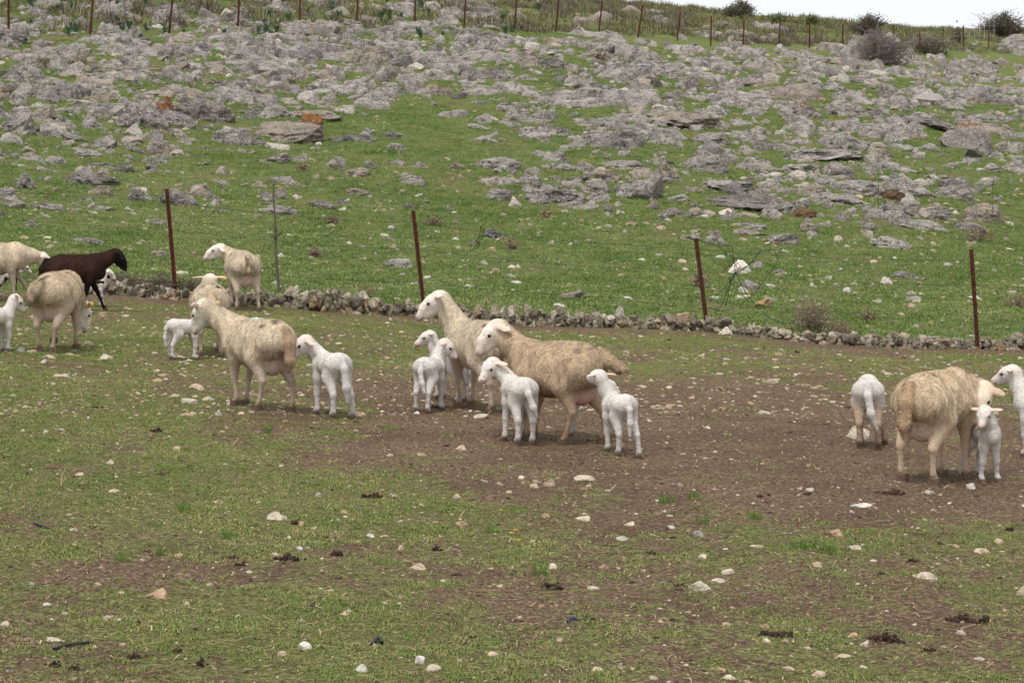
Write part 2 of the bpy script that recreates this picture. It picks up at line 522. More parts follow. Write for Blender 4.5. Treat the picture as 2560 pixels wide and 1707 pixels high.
# ------------------------------------------------------------------ rocks
def rock_data(seed, sub=3, planes=9, rough=0.10, lo=0.5, hi=0.9, layer=0.0):
    bm = bmesh.new(); bmesh.ops.create_icosphere(bm, subdivisions=sub, radius=1.0)
    V = np.array([v.co[:] for v in bm.verts]); T = np.array([[v.index for v in f.verts] for f in bm.faces]); bm.free()
    r = np.random.default_rng(seed)
    for _ in range(planes):
        n = r.normal(size=3); n[2] = abs(n[2]) * (1.0 if r.random() < 0.75 else -1); n /= np.linalg.norm(n)
        off = r.uniform(lo, hi)
        d = V @ n - off
        V = V - np.outer(np.clip(d, 0, None), n)
    nn = V / (np.linalg.norm(V, axis=1, keepdims=True) + 1e-9)
    q = V + seed * 3.1
    V = V + nn * (fbm(q[:, 0] * 1.6, q[:, 1] * 1.6, q[:, 2] * 1.6, seed=seed, octv=3)[:, None] * rough * 1.8)
    if sub >= 3:
        rg = 1 - np.abs(fbm(q[:, 0] * 3.2, q[:, 1] * 3.2, q[:, 2] * 5, seed=seed + 5, octv=3)) * 2.2
        V = V - nn * (np.clip(rg - 0.72, 0, 1)[:, None] * rough * 2.4)
        V = V + nn * (fbm(q[:, 0] * 7, q[:, 1] * 7, q[:, 2] * 7, seed=seed + 9, octv=2)[:, None] * rough * 0.5)
    if layer > 0:
        zz = V[:, 2] / layer
        V[:, 2] = (np.floor(zz) + np.clip((zz - np.floor(zz)) * 2.2, 0, 1)) * layer * 0.7 + V[:, 2] * 0.3
    # unit box: x,y in [-.5,.5], top at z = 1, ground at z = 0, some left below ground
    for a in (0, 1):
        V[:, a] = (V[:, a] - V[:, a].min()) / np.ptp(V[:, a]) - 0.5
    z0 = V[:, 2].min() + 0.44 * np.ptp(V[:, 2])
    V[:, 2] = (V[:, 2] - z0) / (V[:, 2].max() - z0)
    return V, T

def outcrop_data(seed, n=46):
    r = np.random.default_rng(seed)
    g = np.linspace(-.5, .5, n)
    X, Y = np.meshgrid(g, g, indexing='ij')
    th = np.arctan2(Y, X); rad = np.sqrt(X ** 2 + Y ** 2) * 2
    X = X + fbm(X * 4, Y * 4, seed=seed, octv=2) * .05; Y = Y + fbm(X * 4 + 9, Y * 4, seed=seed + 1, octv=2) * .05
    edge = .74 + .20 * vnoise(np.cos(th) * 1.8 + seed, np.sin(th) * 1.8, seed=seed + 2)
    env = np.clip((edge - rad) / .24, -1.4, 1)
    k = 13; cx = r.uniform(-.5, .5, (k, 2)) * (1.0, .8); ch = r.uniform(.15, 1.0, k) ; tl = r.normal(0, .9, (k, 2))
    Xw = X + fbm(X * 6, Y * 6, seed=seed + 7, octv=3) * .07; Yw = Y + fbm(X * 6, Y * 6 + 5, seed=seed + 8, octv=3) * .07
    dd = np.sqrt((Xw[..., None] - cx[:, 0]) ** 2 + (1.5 * (Yw[..., None] - cx[:, 1])) ** 2)
    o_ = np.argsort(dd, -1); d1 = np.take_along_axis(dd, o_[..., :1], -1)[..., 0]; d2 = np.take_along_axis(dd, o_[..., 1:2], -1)[..., 0]
    c = o_[..., 0]
    hgt = ch[c] + 1.2 * tl[c, 0] * (Xw - cx[c, 0]) + tl[c, 1] * (Yw - cx[c, 1])
    crack = np.clip(1 - (d2 - d1) / .06, 0, 1)
    Z = np.minimum(env, 1) * (.25 + .62 * hgt) + .10 * fbm(X * 9, Y * 9, seed=seed + 3, octv=3) * (env > -.3) - .60 * crack * (env > 0)
    Z = np.where(env < 0, env * 4.0 - .08, Z)
    Z = np.clip(Z, -4, None); Z = Z / Z.max()
    Y = Y + .06 * Z * 0
    i = np.arange(n * n).reshape(n, n)
    Q = np.stack([i[:-1, :-1].ravel(), i[1:, :-1].ravel(), i[1:, 1:].ravel(), i[:-1, 1:].ravel()], -1)
    return np.stack([X.ravel(), Y.ravel(), Z.ravel()], -1), Q
OUTC = [mesh_np('limestone_outcrop', *outcrop_data(600 + k), smooth=False) for k in range(8)]
for me in OUTC: me.materials.append(M['rock'])
BOULD = [mesh_np('limestone_rock', *rock_data(100 + k, 4, 12, 0.13, 0.42, 0.88), smooth=False) for k in range(8)]
SLAB = [mesh_np('limestone_slab', *rock_data(200 + k, 4, 9, 0.17, 0.40, 0.92, layer=0.13), smooth=False) for k in range(8)]
for me in BOULD + SLAB: me.materials.append(M['rock'])
def remat(me, mat):
    m2 = me.copy(); m2.materials.clear(); m2.materials.append(mat); return m2
SMALLO = [outcrop_data(700 + k, 12) for k in range(8)]
for k_, (V_, Q_) in enumerate(SMALLO): SMALLO[k_] = (V_ * (1, 1, 1.0), np.concatenate([Q_[:, [0, 1, 2]], Q_[:, [0, 2, 3]]]))
SMALL = [rock_data(300 + k, 2, 12, 0.14, 0.35, 0.85) for k in range(10)]
TINY = [rock_data(340 + k, 1, 7, 0.12, 0.4, 0.85) for k in range(8)]

def slope_tilt(x, y):
    e = 0.5
    return (float(H(x, y + e) - H(x, y - e)) / (2 * e), float(H(x + e, y) - H(x - e, y)) / (2 * e))

rocks_used = []
def put_rock(name, me, u, v, wpx, hpx, label, cat, group=None, depth=0.75, yaw=None, tilt=None, sink=0.0, P=None):
    if P is None: P = ground_at(u, v)[0]
    d = P[1]
    W = wpx * d / F
    sx_, sy_ = slope_tilt(P[0], P[1])
    Dp = W * depth
    hz = max(hpx * d / F * (0.95 if depth < 1.1 else 0.75) - Dp * max(0.0, sx_ - (P[2] - CAMZ) / d) * 0.45, W * 0.10)
    yaw = random.uniform(-0.35, 0.35) + (PI if random.random() < 0.5 else 0) if yaw is None else yaw
    t = tilt if tilt is not None else (random.uniform(-0.08, 0.08), random.uniform(-0.10, 0.10))
    Rt = Matrix.Rotation(math.atan(sx_) * 0.8 + t[0], 4, 'X') @ Matrix.Rotation(t[1] - math.atan(sy_) * 0.8, 4, 'Y') @ Matrix.Rotation(yaw, 4, 'Z')
    y = P[1] + Dp * 0.42
    z = float(H(P[0], y)) - sink * hz
    o = link(name, me, None, None, (P[0], y, z), Rt.to_euler(), (W * 1.05, Dp, hz))
    tag(o, label, cat, group)
    rocks_used.append((u, v, wpx, hpx))
    return o

B_, S_ = 'b', 's'
_TONE = {}
def rk(kind, seed, tone='rock'):
    me = dict(b=BOULD, s=SLAB, o=OUTC)[kind][seed % 8]
    if tone == 'rock': return me
    key = (kind, seed % 8, tone)
    if key not in _TONE: _TONE[key] = remat(me, M[tone])
    return _TONE[key]
def rock_label(kind, tone, wp, hp, u, v):
    z, g = zone(u, v)
    tn = dict(rock='grey', rock_pale='pale grey', rock_dark='dark grey', rock_beige='beige')[tone]
    size = 'large' if wp > 110 else ('small' if wp < 60 else 'medium-sized')
    shape = dict(b='boulder', s='layered slab', o='cracked outcrop')[kind]
    return f'{size} {tn} limestone {shape} {z}', f'{size} {tn} {shape}s {g}'
TONES = ['rock', 'rock', 'rock_pale', 'rock_dark', 'rock_beige', 'rock_pale']

hero = [  # kind, u, v(base), width, height in photograph pixels
 ('b', 38, 340, 95, 72), ('b', 220, 322, 68, 30), ('s', 261, 372, 76, 38), ('s', 403, 387, 74, 37), ('s', 218, 393, 76, 24),
 ('s', 560, 365, 98, 44), ('b', 446, 344, 58, 27), ('b', 506, 306, 175, 72), ('b', 708, 354, 195, 60), ('b', 686, 300, 105, 40),
 ('b', 835, 425, 62, 40), ('b', 925, 420, 42, 26), ('s', 888, 439, 78, 22), ('b', 688, 410, 72, 30), ('s', 52, 470, 84, 52), ('b', 12, 497, 50, 36),
 ('s', 222, 460, 138, 42), ('b', 255, 489, 78, 32), ('b', 345, 507, 78, 44), ('b', 440, 514, 100, 50), ('s', 98, 258, 150, 66), ('s', 420, 252, 145, 42),
 ('b', 650, 86, 78, 38), ('b', 570, 344, 50, 36), ('b', 640, 365, 60, 30), ('s', 890, 360, 90, 26), ('s', 790, 300, 130, 30), ('s', 600, 262, 150, 32), ('s', 820, 240, 170, 30),
 ('b', 1600, 497, 120, 90), ('b', 1670, 457, 98, 58), ('b', 1765, 435, 112, 55), ('s', 1812, 480, 155, 34), ('s', 1400, 507, 140, 40),
 ('s', 1885, 527, 220, 44), ('b', 2036, 497, 80, 40), ('b', 2150, 492, 130, 48), ('b', 2280, 492, 125, 66), ('b', 2390, 500, 130, 72),
 ('b', 2466, 560, 100, 62), ('b', 2260, 542, 104, 40), ('b', 2347, 554, 115, 44), ('s', 2322, 579, 135, 30), ('s', 2440, 582, 114, 32), ('b', 2023, 579, 48, 30),
 ('s', 1726, 598, 72, 20), ('b', 1794, 614, 64, 44), ('s', 1862, 573, 108, 24), ('s', 1876, 592, 88, 20), ('s', 1960, 614, 84, 38), ('s', 2232, 620, 108, 38),
 ('b', 1895, 674, 38, 22), ('s', 2270, 699, 74, 24), ('b', 1424, 750, 82, 26), ('b', 1955, 690, 50, 16),
 ('b', 2118, 290, 104, 46), ('b', 1726, 225, 58, 42), ('b', 2205, 399, 84, 34), ('b', 2112, 377, 155, 56), ('b', 1389, 407, 64, 34), ('s', 1400, 430, 110, 26),
 ('b', 1241, 598, 62, 32), ('b', 1178, 617, 32, 22), ('b', 996, 674, 76, 30), ('b', 669, 513, 42, 30), ('b', 702, 500, 42, 38), ('s', 893, 489, 66, 20), ('s', 1023, 464, 62, 24),
 ('b', 1246, 505, 60, 34), ('s', 125, 527, 84, 17), ('s', 218, 611, 115, 20), ('b', 395, 642, 46, 18), ('b', 395, 560, 40, 24), ('b', 73, 568, 42, 20),
 ('b', 1050, 424, 44, 20), ('b', 1142, 424, 40, 20), ('s', 1195, 325, 60, 16), ('b', 1225, 355, 42, 18), ('b', 975, 600, 30, 10),
 ('s', 1520, 370, 170, 40), ('s', 1690, 320, 230, 56), ('s', 1640, 350, 150, 46), ('s', 2060, 405, 210, 34), ('s', 1880, 355, 90, 26), ('s', 1900, 430, 120, 18), ('b', 1995, 425, 90, 26),
 ('s', 2240, 430, 140, 24), ('b', 2100, 440, 80, 40), ('s', 2350, 330, 170, 40), ('s', 2500, 340, 120, 34), ('b', 2480, 430, 60, 26), ('b', 2540, 430, 60, 34),
 ('s', 2230, 270, 170, 44), ('s', 1960, 250, 160, 40), ('s', 1880, 270, 130, 34), ('s', 1430, 270, 190, 50), ('s', 1570, 270, 180, 50), ('b', 1380, 175, 90, 38),
 ('s', 1330, 170, 130, 44), ('s', 1560, 210, 150, 50), ('s', 1640, 190, 120, 36), ('s', 1870, 140, 120, 28), ('s', 2090, 130, 90, 26), ('s', 2165, 160, 90, 24), ('s', 1790, 100, 100, 26),
 ('s', 1500, 100, 150, 34), ('s', 1660, 70, 110, 34), ('s', 1480, 60, 90, 28), ('s', 600, 145, 160, 46), ('s', 690, 150, 150, 48), ('s', 800, 150, 170, 52), ('s', 900, 165, 150, 44), ('s', 990, 140, 130, 34),
 ('s', 1100, 175, 160, 44), ('s', 1220, 160, 140, 48), ('s', 1210, 205, 120, 40), ('s', 940, 190, 120, 32), ('s', 660, 190, 180, 30), ('s', 250, 120, 160, 34), ('s', 340, 145, 150, 34),
 ('s', 110, 150, 120, 30), ('s', 60, 165, 120, 30), ('s', 200, 225, 100, 26), ('s', 300, 205, 110, 22), ('s', 560, 60, 110, 34), ('s', 740, 85, 130, 40), ('s', 1020, 85, 130, 30),
 ('s', 930, 240, 120, 22), ('s', 1020, 215, 90, 26), ('s', 1090, 240, 80, 24), ('s', 1180, 240, 130, 34), ('s', 1290, 235, 110, 34), ('s', 990, 30, 80, 30), ('s', 300, 60, 120, 30),
]
Z_UP = 'on the upper slope below the far posts'
Z_MID = 'halfway up the green slope'
Z_LOW = 'alone in the grass just above the stone wall'
Z_TOP = 'among scrub beyond the far posts'
def zone(u, v):
    if v < np.interp(u, [0, 900, 1280, 2560], [96, 80, 92, 162]): return Z_TOP, 'among the hilltop scrub'
    if v < 260: return Z_UP, 'on the upper slope'
    if v < 590: return Z_MID, 'on the middle slope'
    return Z_LOW, 'above the wall'
for i, (k, u, v, wp, hp) in enumerate(hero):
    if k == 's' and (v < 300 or (v < 480 and i % 2)): k = 'o'
    tn = TONES[(i * 7 + i // 3) % 6]
    lb, gp = rock_label(k, tn, wp, hp, u, v)
    big = 1.36 if k == 'o' else 1.0
    put_rock('limestone_rock', rk(k, i * 5 + 3, tn), u, v, wp * big, hp * big, lb, 'rock', gp, depth=dict(b=.7, s=.9, o=1.25)[k], sink=0.12 if k != 'o' else 0.0)

# the individually recognisable ones
put_rock('lichen_boulder', remat(BOULD[1], M['dark_rock']), 318, 324, 92, 64, 'rounded grey boulder leaning against the pointed one under the orange slab', 'boulder', depth=0.8)
put_rock('lichen_boulder', remat(BOULD[4], M['dark_rock']), 384, 326, 70, 62, 'pointed grey boulder under the tilted orange lichen slab', 'boulder', depth=0.8)
o = put_rock('lichen_slab', remat(SLAB[2], M['lichen_full']), 396, 304, 92, 70, 'tilted slab crusted orange with lichen atop the grey boulders', 'slab', depth=0.8, tilt=(0.0, 0.16))
put_rock('lichen_boulder', remat(BOULD[6], M['dark_rock']), 440, 322, 100, 44, 'low dark grey boulder to the side of the pointed one', 'boulder', depth=0.7)
put_rock('lichen_boulder', remat(BOULD[3], M['lichen_full']), 773, 334, 60, 50, 'small boulder entirely crusted with orange lichen on a grey outcrop', 'boulder', depth=0.8)
put_rock('lichen_boulder', remat(BOULD[2], M['lichen']), 2428, 377, 150, 78, 'big grey boulder with an orange lichen cap', 'boulder', depth=0.7)
put_rock('lichen_boulder', remat(BOULD[5], M['lichen']), 2004, 296, 136, 50, 'broad low boulder with orange lichen on its crown', 'boulder', depth=0.7)
put_rock('lichen_boulder', remat(BOULD[0], M['lichen_spot']), 418, 144, 64, 44, 'squarish boulder with rusty lichen streaks below the far posts', 'boulder', depth=0.7)
put_rock('lichen_boulder', remat(BOULD[7], M['lichen_spot']), 1120, 45, 26, 24, 'small orange stone in the scrub beyond the far posts', 'boulder', depth=0.7)
put_rock('lichen_boulder', remat(BOULD[7], M['lichen_spot']), 665, 275, 50, 24, 'grey boulder with an orange spot between two broad outcrops', 'boulder', depth=0.7)
brn = mat_plain('brown_rock', lin(104, 82, 66), 0.95, 9, 0.4, 0.1, 0.8)
put_rock('brown_rock', remat(BOULD[3], brn), 2238, 505, 54, 26, 'brown rock wedged between pale grey boulders', 'rock')
put_rock('brown_rock', remat(BOULD[6], brn), 2006, 545, 68, 28, 'brown mossy rock at the foot of the boulder field', 'rock')
put_rock('dark_slab', remat(SLAB[4], M['dark_rock']), 2096, 517, 136, 32, 'dark overhanging flat slab in the boulder field', 'slab')
put_rock('dark_slab', remat(SLAB[1], M['dark_rock']), 1443, 528, 104, 20, 'thin dark slab lying below a broad pale slab', 'slab')
put_rock('dark_slab', remat(SLAB[6], M['dark_rock']), 1481, 350, 104, 28, 'dark elongated slab in the grass of the middle slope', 'slab')
pale = mat_plain('bright_limestone', lin(205, 196, 182), 0.92, 18, 0.25, 0.15, 0.6)
put_rock('pale_rock', remat(BOULD[5], pale), 1851, 688, 64, 36, 'bright white rock behind the tangled wire', 'rock')
put_rock('pale_rock', remat(SLAB[5], pale), 1818, 540, 40, 20, 'bright white rock below the long slanting slab', 'rock')
ochre = mat_plain('ochre_limestone', lin(158, 132, 92), 0.92, 12, 0.35, 0.15, 0.6)
put_rock('ochre_rock', remat(BOULD[4], ochre), 1906, 769, 44, 28, 'ochre-stained rock in the grass beside the tangled wire', 'rock')
put_rock('pale_rock', remat(BOULD[1], pale), 1813, 840, 38, 22, 'round white stone at the wall foot beside a rusty post', 'stone')

# more rocks, spread by how rocky each stretch of the slope is
def rockiness(u, v):
    r = np.interp(v, [0, 90, 180, 300, 400, 520, 600, 760], [0.55, 0.9, 0.95, 0.62, 0.5, 0.42, 0.10, 0.05])
    r = r - 0.62 * np.exp(-((u - 1080) / 210) ** 2 - ((v - 360) / 130) ** 2) - 0.3 * np.exp(-((u - 560) / 520) ** 2 - ((v - 600) / 110) ** 2)
    r = r - 0.35 * np.exp(-((u - 100) / 200) ** 2 - ((v - 420) / 60) ** 2) - 0.5 * np.exp(-((u - 1450) / 260) ** 2 - ((v - 600) / 60) ** 2)
    r = r - 0.3 * np.exp(-((u - 600) / 500) ** 2 - ((v - 440) / 40) ** 2)
    r = r - np.where((v > 545) & (u < 1650), 0.25, 0)
    fence = np.interp(u, [0, 900, 1280, 2560], [96, 80, 92, 162])
    r = np.where((v < fence) & (u > 1250), 0.22, r)
    r = r + 0.55 * fbm(u / 170.0, v / 55.0, seed=77, octv=3)
    return np.clip(r, 0, 1)

cu = RNG.uniform(-250, 2810, 30000); cv = RNG.uniform(-25, 760, 30000)
keep = RNG.random(30000) < rockiness(cu, cv) ** 1.4
cu, cv = cu[keep], cv[keep]
def skyline(u): return np.interp(u, [1300, 1450, 1700, 2000, 2300, 2560, 2900], [-60, 4, 36, 64, 100, 90, 112])
keep = cv > skyline(cu) + 10
cu, cv = cu[keep], cv[keep]
n_big = 300 - len(hero) - 4
placed = 0; idx = 0; occ = []
for u, v in zip(cu, cv):
    idx += 1
    if placed >= n_big: break
    if not (0 < u < 2560 and 0 < v < 600): continue
    wp = random.uniform(44, 120) * (0.75 if v > 430 else 1.0); hp = wp * random.uniform(0.24, 0.46)
    if any(abs(u - a) < (wp + c) * 0.36 and abs(v - b) < (hp + e) * 0.4 for a, b, c, e in rocks_used): continue
    k = random.choice('ooosb' if v < 330 else 'ossbb')
    if k == 'o': wp *= 1.45
    tn = random.choice(TONES)
    lb, gp = rock_label(k, tn, wp, hp, u, v)
    put_rock('limestone_rock', rk(k, random.randrange(99), tn), u, v, wp, hp, lb, 'rock', gp, depth=dict(b=.7, s=.85, o=1.2)[k], sink=0.15 if k != 'o' else 0.0)
    placed += 1

def scatter_stuff(name, U, Vv, wpx, data, mat, label, colf, flat=(0.35, 0.7), kind='stuff', sinkf=0.1):
    P = ground_at(U, Vv)
    Vs, Ts, Cs = [], [], []; n = 0
    for k in range(len(U)):
        V, T = data[k % len(data)]
        W = wpx[k] * P[k, 1] / F
        a = RNG.uniform(0, 2 * PI); c, s = math.cos(a), math.sin(a)
        asp = RNG.uniform(0.55, 1.0); hz = W * RNG.uniform(*flat)
        q = V * (W, W * asp, hz)
        t = RNG.normal(0, 0.14, 2)
        q = np.stack([q[:, 0], q[:, 1], q[:, 2] + q[:, 0] * t[0] + q[:, 1] * t[1]], -1)
        q = np.stack([q[:, 0] * c - q[:, 1] * s, q[:, 0] * s + q[:, 1] * c, q[:, 2] - sinkf * hz], -1) + P[k]
        Vs.append(q); Ts.append(T + n); n += len(q)
        Cs.append(np.broadcast_to(np.array((*colf(k), 1.0)), (len(q), 4)))
    me = mesh_np(name, np.concatenate(Vs), np.concatenate(Ts), False, {'Col': np.concatenate(Cs)})
    o = link(name, me, mat)
    tag(o, label, kind=kind)
    return o

STONE_COLS = [lin(198, 186, 167), lin(188, 169, 145), lin(180, 152, 124), lin(204, 198, 188), lin(168, 143, 118), lin(166, 160, 151)]
def scol(k=0):
    c = np.array(STONE_COLS[RNG.integers(len(STONE_COLS))]); return np.clip(c * RNG.uniform(0.75, 1.05), 0, 1)

def gcol(k=0):
    return np.clip(np.array([lin(196, 178, 154), lin(182, 156, 128), lin(168, 144, 118), lin(204, 192, 174)][RNG.integers(4)]) * RNG.uniform(.7, 1.0), 0, 1)
def rcol(k=0):
    c = np.array([lin(146, 138, 132), lin(160, 151, 144), lin(118, 112, 108), lin(160, 147, 133), lin(182, 173, 163), lin(136, 129, 124)][RNG.integers(6)]); return np.clip(c * RNG.uniform(0.8, 1.1), 0, 1)
n_med = 1500
mu, mv = cu[idx:idx + n_med], cv[idx:idx + n_med]
scatter_stuff('loose_limestone', mu, mv, RNG.gamma(3.0, 9.0, len(mu)) + 8, SMALL, M['loose'], 'countless smaller grey rocks littering the slope', rcol, (0.16, 0.5), sinkf=0.2)
mu, mv = cu[idx + n_med:idx + n_med + 1900], cv[idx + n_med:idx + n_med + 1900]
wq = (RNG.gamma(3.0, 10.0, len(mu)) + 14) * np.where(mv < 300, 1.25, np.where((mu > 1320) & (mv < 570), 1.35, .75))
scatter_stuff('bedrock_outcrops', mu, mv, wq, SMALLO, M['rock'], 'low bedrock breaking through the turf all over the slope', rcol, (0.12, 0.28), sinkf=0.0)
n_med += 1900
mu, mv = cu[idx + n_med:idx + n_med + 3200], cv[idx + n_med:idx + n_med + 3200]
su = np.concatenate([mu, RNG.uniform(-150, 2710, 1800)]); sv = np.concatenate([mv, RNG.uniform(380, 860, 1800)])
ok = sv < np.interp(su, WALL_U, WALL_V) - 18
su, sv = su[ok], sv[ok]
scatter_stuff('slope_rubble', su, sv, RNG.gamma(2.2, 3.2, len(su)) + 4, TINY, M['stone'], 'pale stone rubble scattered through the grass of the slope', lambda k: rcol() * .4 + gcol() * .6, (0.2, 0.5), sinkf=0.2)

# ------------------------------------------------------------------ stones on the lower field and just above the wall
STONE_ME = {}
def stone_mesh(k, ci):
    key = (k % 10, ci)
    if key not in STONE_ME:
        V, T = rock_data(400 + key[0], 3, 9, 0.08)
        c = np.broadcast_to(np.array((*STONE_COLS[ci], 1.0)), (len(V), 4))
        STONE_ME[key] = mesh_np('field_stone', V, T, False, {'Col': c}); STONE_ME[key].materials.append(M['stone'])
    return STONE_ME[key]
CN = ['cream', 'beige', 'tan', 'white', 'brownish tan', 'pale grey']
used_st = []
def put_stone(u, v, wp, hp, ci, label=None):
    P = ground_at(u, v)[0]
    d = P[1]; W = wp * d / F
    g, t = grass_mask(np.array([P[0]]), np.array([P[1]]), np.array([P[2]]))
    if t[0] > 0.5: where, gp = 'in the green grass beyond the stone wall', 'stones beyond the wall'
    elif g[0] < 0.42: where, gp = 'lying on the bare trodden soil', 'stones on bare soil'
    else: where, gp = 'lying in the thin grazed turf before the wall', 'stones in the grazed turf'
    size = 'large' if wp > 44 else 'small'
    lb = label or f'{size} {CN[ci]} limestone {where}'
    yaw = random.uniform(-0.4, 0.4) + random.choice([0, PI])
    Dp = W * random.uniform(0.65, 0.95)
    hz = max((hp * d / F - Dp * 0.09) * 1.15, W * 0.22)
    o = link('field_stone', stone_mesh(random.randrange(10), ci), None, None, (P[0], P[1] + Dp * 0.4, float(H(P[0], P[1] + Dp * .4)) - 0.22 * hz),
             (random.uniform(-.1, .1), random.uniform(-.15, .15), yaw), (W, Dp, hz))
    tag(o, lb, 'stone', None if label else gp + ' (' + size + ' ' + CN[ci] + ')')
    used_st.append((u, v, wp))
    return o

st_list = [(688, 1301, 55, 24, 0), (389, 1494, 60, 24, 2), (1042, 1423, 48, 18, 1), (1154, 1312, 34, 16, 2), (925, 1337, 25, 12, 3), (762, 1617, 36, 20, 3),
 (900, 1680, 42, 22, 3), (1048, 1652, 34, 22, 3), (1083, 1677, 40, 18, 0), (267, 1543, 30, 16, 0), (182, 1335, 24, 12, 0), (133, 1606, 50, 10, 0), (1000, 1370, 18, 16, 1),
 (10, 1568, 22, 16, 0), (283, 1231, 30, 10, 1), (545, 1258, 30, 12, 1), (272, 1162, 25, 12, 0), (1151, 1127, 30, 16, 1), (752, 1312, 18, 12, 2), (465, 1508, 20, 14, 1),
 (117, 1511, 25, 8, 0), (240, 1467, 25, 10, 1), (686, 1386, 32, 10, 1), (748, 1372, 18, 10, 3), (1465, 1203, 62, 18, 0), (1371, 1220, 32, 22, 1), (1337, 1224, 30, 14, 1),
 (1302, 1200, 20, 10, 0), (1458, 1302, 42, 15, 0), (1555, 1348, 30, 14, 3), (1748, 1339, 30, 18, 5), (1753, 1481, 68, 30, 0), (1797, 1462, 38, 12, 0), (2314, 1448, 68, 24, 0),
 (2455, 1383, 45, 15, 1), (2156, 1271, 55, 10, 3), (2094, 1342, 38, 18, 2), (2140, 1378, 36, 15, 0), (1895, 1370, 42, 12, 1), (1819, 1437, 34, 14, 0), (2047, 1425, 32, 15, 1),
 (1756, 1396, 22, 13, 0), (1560, 1402, 18, 17, 2), (1382, 1425, 24, 18, 0), (1484, 1477, 34, 10, 0), (2431, 1222, 30, 18, 3), (2325, 1236, 30, 12, 0), (2162, 1620, 24, 20, 0),
 (1917, 1611, 24, 12, 0), (2047, 1685, 36, 18, 1), (1974, 1674, 40, 12, 1), (1490, 1674, 34, 14, 1), (1816, 1568, 28, 12, 1), (1914, 1576, 28, 14, 2), (2553, 1492, 24, 30, 1),
 (2115, 1644, 36, 10, 1), (2450, 1650, 28, 10, 0), (1680, 1323, 24, 10, 3), (1574, 1315, 32, 12, 0), (1364, 1300, 26, 12, 2), (1824, 1696, 34, 14, 0), (1552, 1666, 16, 18, 1),
 (892, 1040, 50, 16, 1), (45, 878, 28, 18, 5), (80, 882, 26, 10, 1), (150, 948, 50, 14, 1), (490, 975, 40, 18, 1), (470, 1010, 46, 18, 0), (520, 1000, 34, 12, 0), (630, 985, 24, 16, 1),
 (547, 1042, 20, 16, 3), (255, 790, 20, 14, 2), (310, 792, 28, 8, 1), (1200, 1050, 46, 14, 0), (1060, 915, 30, 10, 1), (1210, 870, 20, 10, 0)]
for t in st_list: put_stone(*t)
put_stone(2142, 1093, 68, 36, 0, 'rounded cream stone on the soil behind the lamb with its head down')
while len(used_st) < 190:
    u = random.uniform(0, 2560); v = random.uniform(830, 1700)
    wv = np.interp(u, WALL_U, WALL_V)
    if v < wv + 25: continue
    dens = 1.0 if v < 1030 else 0.45
    if random.random() > dens: continue
    wp = random.uniform(11, 26) * (0.85 + 0.25 * (v > 1200)); 
    if any(abs(u - a) < (wp + c) * .6 and abs(v - b) < 9 for a, b, c in used_st): continue
    put_stone(u, v, wp, wp * random.uniform(.3, .6), random.choice([0, 0, 1, 1, 2, 3, 4, 5]))
for t in [(1570, 748, 30, 8, 3), (1170, 720, 26, 9, 3), (960, 590, 26, 10, 0), (1660, 565, 0, 0, 3), (2120, 733, 24, 14, 3), (2290, 821, 24, 13, 3), (1240, 680, 20, 12, 1), (705, 495, 0, 0, 0),
          (2070, 694, 22, 12, 3), (450, 690, 40, 12, 0), (700, 645, 22, 14, 3), (1065, 700, 24, 9, 3), (740, 500, 18, 13, 3), (2030, 720, 12, 11, 3), (1290, 712, 30, 9, 3), (1850, 745, 26, 9, 3),
          (2440, 750, 40, 10, 0), (2280, 770, 22, 14, 1), (1870, 745, 26, 9, 0), (1400, 770, 36, 12, 3), (1650, 640, 24, 6, 3), (1800, 650, 30, 12, 3)]:
    if t[2]: put_stone(*t)
while len(used_st) < 300:
    u = random.uniform(0, 2560); v = random.uniform(500, 840)
    wv = np.interp(u, WALL_U, WALL_V)
    if v > wv - 42: continue
    wp = random.uniform(12, 28)
    if any(abs(u - a) < (wp + c) * .7 and abs(v - b) < 10 for a, b, c in used_st): continue
    put_stone(u, v, wp, wp * random.uniform(.28, .55), random.choice([0, 1, 1, 3, 5, 5, 5, 2]))
# gravel too small to count
gu = RNG.uniform(-100, 2660, 5200); gv = np.concatenate([RNG.uniform(770, 1040, 2900), RNG.uniform(1000, 1720, 2300)])
ok = gv > np.interp(gu, WALL_U, WALL_V) + 8
gu, gv = gu[ok], gv[ok]
scatter_stuff('field_gravel', gu, gv, (RNG.gamma(1.6, 2.6, len(gu)) + 2.6) * np.where(gv < 1050, 1.5, 1.2), TINY, M['stone'], 'small pale stone chips strewn over the grazed field', gcol, (0.2, 0.45), sinkf=0.25)
du = RNG.uniform(-100, 2660, 1700); dv = RNG.uniform(800, 1720, 1700)
ok = dv > np.interp(du, WALL_U, WALL_V) + 12
ok &= RNG.random(len(du)) < 0.35 + 0.6 * (dv > 1000)
du, dv = du[ok], dv[ok]
scatter_stuff('soil_crumbs', du, dv, RNG.gamma(2.0, 3.0, len(du)) + 3.5, TINY, M['wall'], 'dark crumbs of trodden soil and droppings on the field',
              lambda k: np.array(lin(92, 74, 61)) * RNG.uniform(0.6, 1.35), (0.2, 0.45), sinkf=0.25)

